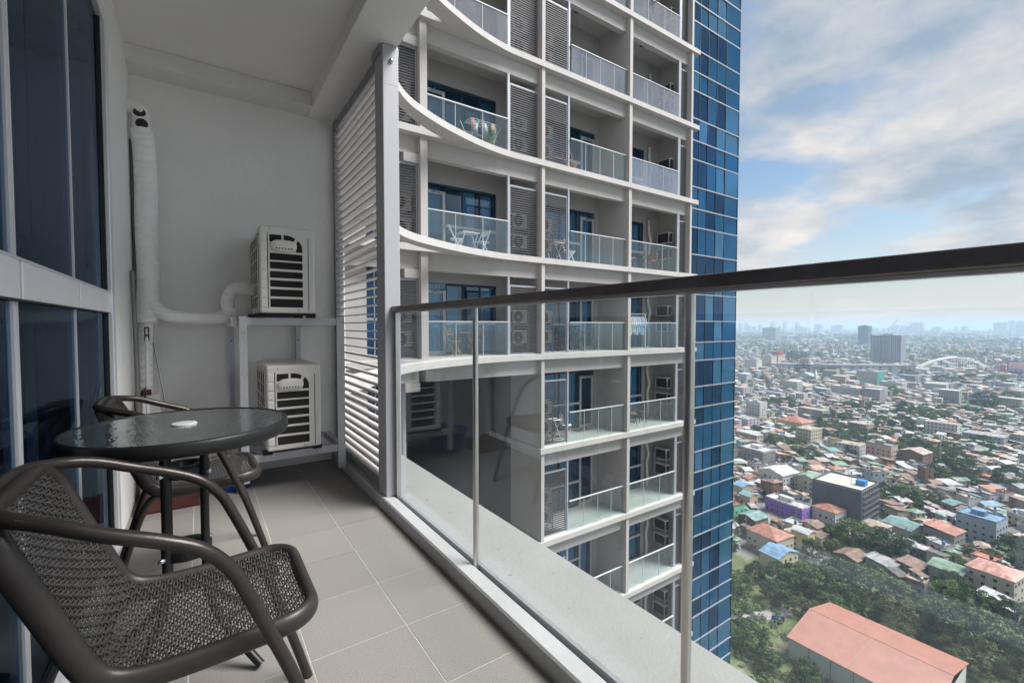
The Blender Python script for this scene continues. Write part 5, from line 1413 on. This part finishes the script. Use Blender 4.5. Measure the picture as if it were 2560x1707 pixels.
merged += scatter(9000, RMAX, 1500, 6, 11, [3.5,6,9,13], [5,8,4,1], rgx)
def midrise(n_, r0, r1, rgx):
    out = []
    for _ in range(n_):
        r_ = math.sqrt(rgx.uniform(r0*r0, r1*r1)); az = R(rgx.uniform(46, 98)); x, y = r_*math.sin(az), r_*math.cos(az)
        if any((x-a)**2+(y-b)**2 < (c+9)**2 for a, b, c in FOOT): continue
        out.append((x, y, rgx.uniform(10,18), rgx.uniform(12,26), rgx.choice([10,12,13,16,20]), RO+rgx.uniform(-.2,.2), 'flat', rgx.choice(['white','white','cream','grey','peach','lilac grey']), rgx.choice(['white','pale tin','grey tin','tan'])))
    return out
merged += midrise(70, 420, 800, rgx) + midrise(170, 800, 1600, rgx)
tag(mass(merged, 'distant_houses', None), 'mass of low houses spreading to the middle distance', 'houses', kind='stuff')
far = scatter(15000, 1500, 3600, 8, 18, [4,7,10,22], [6,8,3,.35], rgx) + scatter(9000, 3600, 11000, 20, 60, [5,8,12,35], [8,8,3,.35], rgx)
tag(mass(far, 'far_city', None), 'hazy low city reaching to the horizon', 'city', kind='stuff')
# far tree masses
def leaf_mass(name, label, spots_, nleaf, mats_):
    rgn = np.random.default_rng(9); P_ = []; Fm = []
    for x, y, r_, h_ in spots_:
        d_ = rgn.normal(size=(nleaf,3)); d_ /= np.linalg.norm(d_, axis=1)[:, None]; d_[:,2] = np.abs(d_[:,2])
        p = np.array([x, y, GZ]) + d_*np.array([r_, r_, h_])*rgn.uniform(.5,1,nleaf)[:,None]
        n_ = d_ + rgn.normal(scale=.5, size=(nleaf,3)); n_ /= np.linalg.norm(n_, axis=1)[:, None]
        t1 = np.cross(n_, rgn.normal(size=(nleaf,3))); t1 /= np.linalg.norm(t1, axis=1)[:, None]; t2 = np.cross(n_, t1)
        sz = (r_*1.6/math.sqrt(nleaf))*rgn.uniform(.7,1.4,nleaf)[:,None]
        P_.append(np.stack([p-t1*sz, p-t2*sz*.6, p+t1*sz, p+t2*sz*.6],1).reshape(-1,3)); Fm.append(rgn.integers(0, len(mats_), nleaf))
    P_ = np.concatenate(P_); Fm = np.concatenate(Fm); nf = len(Fm)
    me = bpy.data.meshes.new(name)
    me.vertices.add(len(P_)); me.vertices.foreach_set('co', P_.ravel()); me.loops.add(nf*4); me.loops.foreach_set('vertex_index', np.arange(nf*4))
    me.polygons.add(nf); me.polygons.foreach_set('loop_start', np.arange(nf)*4); me.polygons.foreach_set('loop_total', np.full(nf,4))
    for m_ in mats_: me.materials.append(m_)
    me.polygons.foreach_set('material_index', Fm.astype(np.int32)); me.update(calc_edges=True)
    o = bpy.data.objects.new(name, me); COL.objects.link(o); return tag(o, label, 'trees', kind='stuff')
sp = []
for r_, az, x, y in tcand:
    if (x, y) not in TDONE: sp.append((x, y, rg.uniform(4,7), rg.uniform(7,11)))
n_t = 0
while n_t < 4200:
    r_ = math.sqrt(rg.uniform(760**2, 3600**2)); az = R(rg.uniform(44,100)); x, y = r_*math.sin(az), r_*math.cos(az)
    if tn(x*.35, y*.35) > .8 or rg.random() < .16:
        s_ = 6 if r_ < 1600 else 13
        sp.append((x, y, s_*rg.uniform(.7,1.5), s_*1.2*rg.uniform(.7,1.2))); n_t += 1
leaf_mass('distant_trees', 'clumps of green trees between the distant houses', sp, 44, LEAF[:3])
sp = []
for _ in range(1400):
    r_ = math.sqrt(rg.uniform(3600**2, 11000**2)); az = R(rg.uniform(44,100)); sp.append((r_*math.sin(az), r_*math.cos(az), rg.uniform(40,110), rg.uniform(9,16)))
leaf_mass('far_woods', 'blue green woods fading into the haze near the horizon', sp, 40, LEAF[:2])
# undergrowth on the scrubland
sp = []
while len(sp) < 800:
    x, y = rg.uniform(118, 222), rg.uniform(-10, 130)
    if not in_zone(x, y) or abs(x-161) < 16.5 and abs(y-47.5) < 18.5: continue
    if math.sin(x*.12)*math.cos(y*.1) > .35 and rg.random() < .75: continue
    sp.append((x, y, rg.uniform(.8,2.3), rg.uniform(.6,2.6)))
leaf_mass('undergrowth', 'tangled green shrubs and weeds on the waste ground', sp, 70, [LEAF[1],LEAF[2],LEAF[3]])
# ---------------------------------------------------------------- lanes, fences, small things in the city
lanes = [[(131,92),(148,86),(160,79),(172,75)],[(176,128),(214,112),(236,106),(262,104.5)],[(214,84),(236,92),(252,88),(268,82)],[(226,66),(256,64),(300,60)],[(228,140),(243,118),(262,128),(300,160),(360,200)]]
for i, L_ in enumerate(lanes):
    pts = spline([(x, y, 0) for x, y in L_], 6); q = MB()
    for a, b in zip(pts, pts[1:]):
        n_ = Vector((-(b-a).y, (b-a).x, 0)).normalized()*2.3
        q.add([(a.x-n_.x, a.y-n_.y, GZ+.03+.004*i), (b.x-n_.x, b.y-n_.y, GZ+.03+.004*i), (b.x+n_.x, b.y+n_.y, GZ+.03+.004*i), (a.x+n_.x, a.y+n_.y, GZ+.03+.004*i)], [(0,1,2,3)])
    tag(q.build('lane', M_lane), kind='structure')
M_bf = mat('blue_fence_sheet', (.03,.10,.36), .6, var=.2, vs=.4)
def fence(label, L_, h_, m_):
    t = thing('sheet_fence', label, 'fence', (L_[0][0], L_[0][1], GZ))
    for (x0, y0), (x1, y1) in zip(L_, L_[1:]):
        n_ = max(1, int(math.hypot(x1-x0, y1-y0)/2.4))
        for k in range(n_):
            a = Vector((x0+(x1-x0)*k/n_, y0+(y1-y0)*k/n_, GZ+h_/2)); b = Vector((x0+(x1-x0)*(k+1)/n_, y0+(y1-y0)*(k+1)/n_, GZ+h_/2))
            MB().beam(a + (b-a)*.02, b - (b-a)*.02, .06, h_*(1+.06*math.sin(k*2.2))).build('sheet', m_, t)
fence('blue sheet metal fence behind the waste ground', [(213,56),(217,45),(221,34)], 2.6, M_bf)
fence('blue sheet fence scrap among the weeds near the path', [(160,76),(163,73)], 1.8, M_bf)
fence('faded blue fence along the scrap yard behind the sheds', [(262,52),(258,40),(256,30)], 2.4, M_bf)
# cars
def car(label, x, y, rz, m_):
    t = thing('parked_car', label, 'car', (0,0,0), 'cars parked in the lanes')
    q = MB(); n_ = 0
    out = [(-2.1,.35),(-2.05,.8),(-1.2,.92),(-.75,1.42),(.75,1.45),(1.35,.95),(2.0,.85),(2.1,.5),(2.05,.3)]
    k_ = len(out)
    q.add([(u, s*.82*(1 if v < 1 else .86), v) for s in (-1,1) for u, v in out], [tuple(range(k_)), tuple(range(k_,2*k_))[::-1]] + [(i, k_+i, k_+(i+1) % k_, (i+1) % k_) for i in range(k_)])
    q.build('body', m_, t, bevel=.06)
    for s in (-1,1):
        MB().add([(-.95, s*.80, .98),(1.1, s*.80, .98),(.68, s*.745, 1.36),(-.68, s*.745, 1.36)], [(0,1,2,3),(3,2,1,0)]).build('side_window', M_hwin, t)
        for u in (-1.3, 1.3):
            w_ = MB().lathe([(0,-.10),(.31,-.10),(.33,0),(.31,.10),(0,.10)], 16, (u, s*.78, .33), axis='Y').build('wheel', M_fan, t)
            MB().lathe([(0,-.115),(.17,-.115),(.18,.0),(.17,.115),(0,.115)], 12, (u, s*.78, .33), axis='Y').build('rim', M_silver, w_)
    MB().add([(1.38,-.68,.98),(1.38,.68,.98),(.83,.62,1.40),(.83,-.62,1.40)], [(0,1,2,3),(3,2,1,0)]).build('windscreen', M_hwin, t)
    t.location = (x, y, GZ+.05); t.rotation_euler = (0,0,R(rz))
M_cw_ = mat('car_white', (.62,.63,.65), .3); M_cs_ = mat('car_silver', (.35,.36,.38), .3, .5); M_cr_ = mat('car_red', (.30,.03,.03), .3)
car('white car parked in the lane by the big dark tree', 238, 60.5, -8, M_cw_)
car('silver car parked in the narrow lane past the red roofed house', 250, 105, 10, M_cs_)
car('red car parked on the lane behind the tin sheds', 262, 63.6, -3, M_cr_)
# poles
pole0 = None
for i, (x, y) in enumerate([(246,90),(247,106),(262,66.5),(213,113.5),(284,62),(233,94)]):
    if pole0 is None:
        pole0 = thing('utility_pole', 'grey concrete utility pole with crossarm standing in a lane', 'pole', (x, y, GZ), 'utility poles')
        MB().cyl((x,y,GZ),(x,y,GZ+10.5),.16,8).build('shaft', M_ledge, pole0)
        MB().beam((x-1.1,y,GZ+9.7),(x+1.1,y,GZ+9.7),.14,.14).build('crossarm', M_bark, pole0)
        MB().lathe([(0,0),(.3,0),(.3,.9),(0,.9)], 10, (x+.5,y,GZ+8.4)).build('transformer', M_alu_grey, pole0)
    else: dup(pole0, (x, y, GZ), R(40*i))
for (x, y, h_, lb) in ((466,146,26,'slender telecom mast rising between the mid distance trees'),(430,92,24,'grey steel telecom mast above the brown roofs')):
    t = thing('telecom_mast', lb, 'mast', (x, y, GZ))
    MB().tube([(x,y,GZ),(x,y,GZ+h_)], [.45,.2], 8).build('shaft', M_tframe, t)
    for k in range(3):
        a = 2.1*k; MB().box(x+.9*math.cos(a)-.15, x+.9*math.cos(a)+.15, y+.9*math.sin(a)-.15, y+.9*math.sin(a)+.15, GZ+h_-2.4, GZ+h_-.3).build('antenna', M_fw, t)
    MB().lathe([(.1,0),(1.1,0),(1.1,.12),(.1,.12),(.1,0)], 12, (x,y,GZ+h_-2.6)).build('platform', M_tframe, t)

# ---------------------------------------------------------------- landmarks farther out
def facade_mat(n_, wall, glassc, cw_, rh, ms):
    m_ = mat(n_, wall, .7, var=.06, vs=.05)
    nt = m_.node_tree; nd, lk = nt.nodes, nt.links; b = nd['Principled BSDF']; src = b.inputs['Base Color'].links[0].from_socket
    t = nd.new('ShaderNodeTexCoord'); s = nd.new('ShaderNodeSeparateXYZ'); lk.new(t.outputs['Object'], s.inputs[0])
    a = nd.new('ShaderNodeMath'); a.operation = 'ADD'; lk.new(s.outputs[0], a.inputs[0]); lk.new(s.outputs[1], a.inputs[1])
    cb = nd.new('ShaderNodeCombineXYZ'); lk.new(a.outputs[0], cb.inputs[0]); lk.new(s.outputs[2], cb.inputs[1])
    br_ = nd.new('ShaderNodeTexBrick'); br_.offset = 0; br_.inputs['Scale'].default_value = 1; br_.inputs['Brick Width'].default_value = cw_; br_.inputs['Row Height'].default_value = rh; br_.inputs['Mortar Size'].default_value = ms
    lk.new(cb.outputs[0], br_.inputs['Vector'])
    mi = nd.new('ShaderNodeMix'); mi.data_type = 'RGBA'; lk.new(br_.outputs['Fac'], mi.inputs[0]); mi.inputs[6].default_value = (*glassc, 1); lk.new(src, mi.inputs[7]); lk.new(mi.outputs[2], b.inputs['Base Color'])
    return m_
M_hr = facade_mat('highrise_grey', (.30,.31,.34), (.05,.06,.08), 4.2, 3.2, .9)
M_hrd = facade_mat('highrise_dark', (.075,.10,.14), (.04,.06,.09), 4.0, 3.4, .5)
M_hrg = facade_mat('highrise_green', (.22,.27,.29), (.08,.12,.14), 4.0, 3.4, .9)
M_hrw = facade_mat('highrise_pale', (.45,.46,.48), (.20,.22,.25), 5.0, 3.6, 1.2)
def block(name, label, x, y, w, d, h_, m_, rot=-8, group=None, roof=True, fins=0):
    t = thing(name, label, 'building', (x, y, GZ), group)
    o = MB().box(-w/2, w/2, -d/2, d/2, 0, h_).mesh('wall', m_); oo = bpy.data.objects.new('wall', o); COL.objects.link(oo); oo.parent = t
    if roof:
        q = MB().box(-w/2-.2, w/2+.2, -d/2-.2, d/2+.2, h_+.01, h_+1.0); q.box(-w*.22, w*.2, -d*.2, d*.15, h_+1.01, h_+1+max(2.5,h_*.05))
        oo = bpy.data.objects.new('roof', q.mesh('roof', M_tframe)); COL.objects.link(oo); oo.parent = t
    for k in range(fins):
        u = -d/2 + d*(k+.5)/fins
        oo = bpy.data.objects.new('fin', MB().box(-w/2-1.1, -w/2-.01, u-.9, u+.9, 0, h_-2).mesh('fin', M_hr)); COL.objects.link(oo); oo.parent = t
    t.rotation_euler = (0,0,R(rot)); return t
block('high_rise', 'grey slab high rise with a construction crane on its roof', 1490, 428, 28, 66, 76, M_hr, -4, fins=7)
block('high_rise', 'slim dark blue tower rising from the mid distance', 2530, 813, 34, 40, 101, M_hrd, -4)
block('high_rise', 'square greenish tower block standing alone in the haze', 3087, 1501, 60, 84, 89, M_hrg, 0)
cr_ = thing('tower_crane', 'white tower crane with raised jib on the grey slab high rise', 'crane', (1482, 425, GZ+80))
MB().box(1481,1483,424,426,GZ+80,GZ+94).build('mast', M_fw, cr_)
MB().beam((1482,425,GZ+93),(1482,406,GZ+118),1.3,1.3).build('jib', M_fw, cr_); MB().beam((1482,425,GZ+93),(1482,432,GZ+94),1.6,1.6).build('counter_jib', M_fw, cr_)
MB().beam((1482,427,GZ+100),(1482,425,GZ+93),.8,.8).build('apex', M_fw, cr_)
rw_ = block('hotel_block', 'white and red building with dark red stepped top', 1222, 585, 30, 36, 28, facade_mat('hotel_white', (.62,.58,.56), (.30,.05,.05), 60, 3.4, 1.1), -4)
MB().box(1207,1230,566,584,GZ+28.8,GZ+36).build('crown_block', mat('hotel_red', (.35,.06,.05), .7)).parent = None
o = bpy.data.objects['crown_block']; o.parent = rw_; o.matrix_parent_inverse = Matrix.Translation((-1222,-585,-GZ))
block('apartment_building', 'white mid rise block near the blue glass tower edge', 1005, 526, 20, 28, 27, facade_mat('midrise_white', (.6,.6,.58), (.12,.12,.13), 3.4, 3.2, 1.0), -5)
block('apartment_building', 'cream mid rise block behind the white mid rise', 1060, 520, 20, 24, 33, facade_mat('midrise_cream', (.56,.5,.42), (.14,.12,.11), 3.2, 3.2, .95), -5)
wnet = block('unfinished_building', 'white concrete building with green safety net on one side', 930, 290, 22, 30, 25, WALLW['white'], -8)
oo = bpy.data.objects.new('safety_net', MB().box(-11.4, 11.4, -15.6, -15.1, 0, 25.4).mesh('safety_net', mat('net_green', (.05,.30,.24), .9, var=.2, vs=.2))); COL.objects.link(oo); oo.parent = wnet
# elevated station: white curved hall of several bays
for i, (a, b) in enumerate((((1040,492),(1090,452)),((1092,450),(1150,405)),((1152,403),(1200,362)),((1202,360),(1245,330)))):
    pass
st = thing('station_hall', 'long white elevated station with curved grey roof', 'station', (1150, 405, GZ))
SPTS = spline([(1050,520,0),(1098,455,0),(1152,402,0),(1206,360,0),(1250,322,0)], 4)
for a, b in zip(SPTS, SPTS[1:]):
    a, b = Vector(a), Vector(b)
    MB().beam(a+Vector((0,0,GZ+8)), b+Vector((0,0,GZ+8)), 20, 15).build('bay', WALLW['white'], st)
    MB().beam(a+Vector((0,0,GZ+17)), b+Vector((0,0,GZ+17)), 24, 2.2).build('roof_bay', ROOF['grey tin'], st)
# tied arch bridge
ab = thing('arch_bridge', 'white tied arch bridge with vertical hangers', 'bridge', (1361, 275, GZ))
A_, B_ = Vector((1295,320,GZ+8)), Vector((1427,230,GZ+8))
MB().beam(A_, B_, 9, 2.4).build('deck', M_fw, ab)
perp = Vector((-(B_-A_).y, (B_-A_).x, 0)).normalized()*4.2
for s in (-1, 1):
    pts = [A_ + (B_-A_)*t_ + perp*s + Vector((0,0,24*4*t_*(1-t_))) for t_ in np.linspace(0,1,25)]
    MB().tube(pts, 1.1, 8).build('arch', M_fw, ab)
    for i in range(2, 23, 2): MB().cyl(pts[i], A_ + (B_-A_)*(i/24) + perp*s, .35, 6).build('hanger', M_fw, ab)
for t_ in (.02,.98):
    p = A_+(B_-A_)*t_; MB().box(p.x-3,p.x+3,p.y-4,p.y+4,GZ,GZ+6.7).build('pier', M_ledge, ab)
# billboard with bright screen
bb = thing('billboard', 'large lit billboard with blue border and pink picture', 'billboard', (1268, 166, GZ))
M_scr = mat('screen_blue', (.03,.12,.55), .5); M_scr2 = mat('screen_pink', (.75,.30,.32), .5, var=.5, vs=.15, stain=.8, stain_col=(.70,.66,.62), ss=.12, sth=(.45,.6)); M_scr3 = mat('screen_red', (.50,.10,.08), .5)
MB().obox((1268,164,GZ+27),(1.6,34,17.5)).build('frame', M_scr, bb); MB().obox((1267.0,164,GZ+27),(.3,30,14)).build('screen', M_scr2, bb)
MB().obox((1268,186,GZ+20),(1.4,7,14)).build('side_sign', M_scr3, bb); MB().obox((1268,164,GZ+12.5),(1.4,32,8)).build('lower_sign', mat('screen_indigo', (.05,.05,.20), .5, var=.5, vs=.3, stain=.6, stain_col=(.35,.25,.4), ss=.3, sth=(.5,.6)), bb)
for y in (154,174): MB().cyl((1268.8,y,GZ),(1268.8,y,GZ+18),.6,8).build('support', M_tframe, bb)
# church hall with white spire
hs = house('church', 'white church hall with pointed spire at its end', 925, 385, 16, 40, 9, R(-8), 'gable', 'white', 'pale tin', None, 'church', True)
oo = bpy.data.objects.new('spire', MB().add([(-9,-22,0),(-5,-22,0),(-5,-18,0),(-9,-18,0),(-9,-22,14),(-5,-22,14),(-5,-18,14),(-9,-18,14),(-7,-20,24)], [(0,1,5,4),(1,2,6,5),(2,3,7,6),(3,0,4,7),(4,5,8),(5,6,8),(6,7,8),(7,4,8)]).mesh('spire', M_fw)); COL.objects.link(oo); oo.parent = hs
# skyline
SKY = [(6126,3387,138,36),(6152,3339,155,27),(6170,3307,108,53),(6206,3238,97,32),(6241,3169,115,35),(6306,3039,149,52),(6338,2971,107,21),(6356,2933,165,31),(6409,2815,148,27),(6422,2786,119,42),(6441,2740,97,59),(6503,2590,127,99),(6575,2401,114,145),(6746,1868,113,68),(6762,1810,110,18),(6788,1709,145,89),(6803,1650,139,52),(6773,1768,102,68),(6833,1520,92,80),(6876,1311,98,42),(6920,1056,139,68),(6928,1003,138,51),(6933,966,160,45),(6940,911,148,80),(6869,1349,48,160),(6807,1632,62,59)]
for i, (x, y, h_, w) in enumerate(SKY):
    block('high_rise', ('slender' if w < 40 else ('broad' if w > 75 else 'medium wide')) + (' tall' if h_ > 135 else ' lower') + ' pale tower on the hazy horizon skyline', x + random.uniform(-60,60), y, 40, w, h_*.97, M_hrw, random.uniform(-12,4)-20, 'horizon skyline towers')
rgs = random.Random(3)
q = MB()
for _ in range(420):
    r_ = rgs.uniform(6500, 10500); az = R(rgs.uniform(44,100)); x, y = r_*math.sin(az), r_*math.cos(az); w = rgs.uniform(20,60); h_ = rgs.choice([25,35,45,60,80])*rgs.uniform(.7,1.2)
    q.box(x-20, x+20, y-w/2, y+w/2, GZ, GZ+h_)
tag(q.build('horizon_blocks', M_hrw), 'low pale blocks along the horizon', 'buildings', kind='stuff')

# ---------------------------------------------------------------- haze
hz = MB().box(-900, 24000, -14000, 14000, GZ-1.2, 70).build('haze', [])
hz.data.materials.clear()
hm = bpy.data.materials.new('haze_air'); hm.use_nodes = True
hn, hl = hm.node_tree.nodes, hm.node_tree.links; hn.clear()
ho_ = hn.new('ShaderNodeOutputMaterial'); pv = hn.new('ShaderNodeVolumePrincipled')
pv.inputs['Color'].default_value = (.62,.80,1.0,1); pv.inputs['Density'].default_value = 0.00018; pv.inputs['Anisotropy'].default_value = .1
hl.new(pv.outputs[0], ho_.inputs['Volume'])
hz.data.materials.append(hm); tag(hz, 'pale blue haze over the city', 'haze', kind='stuff')
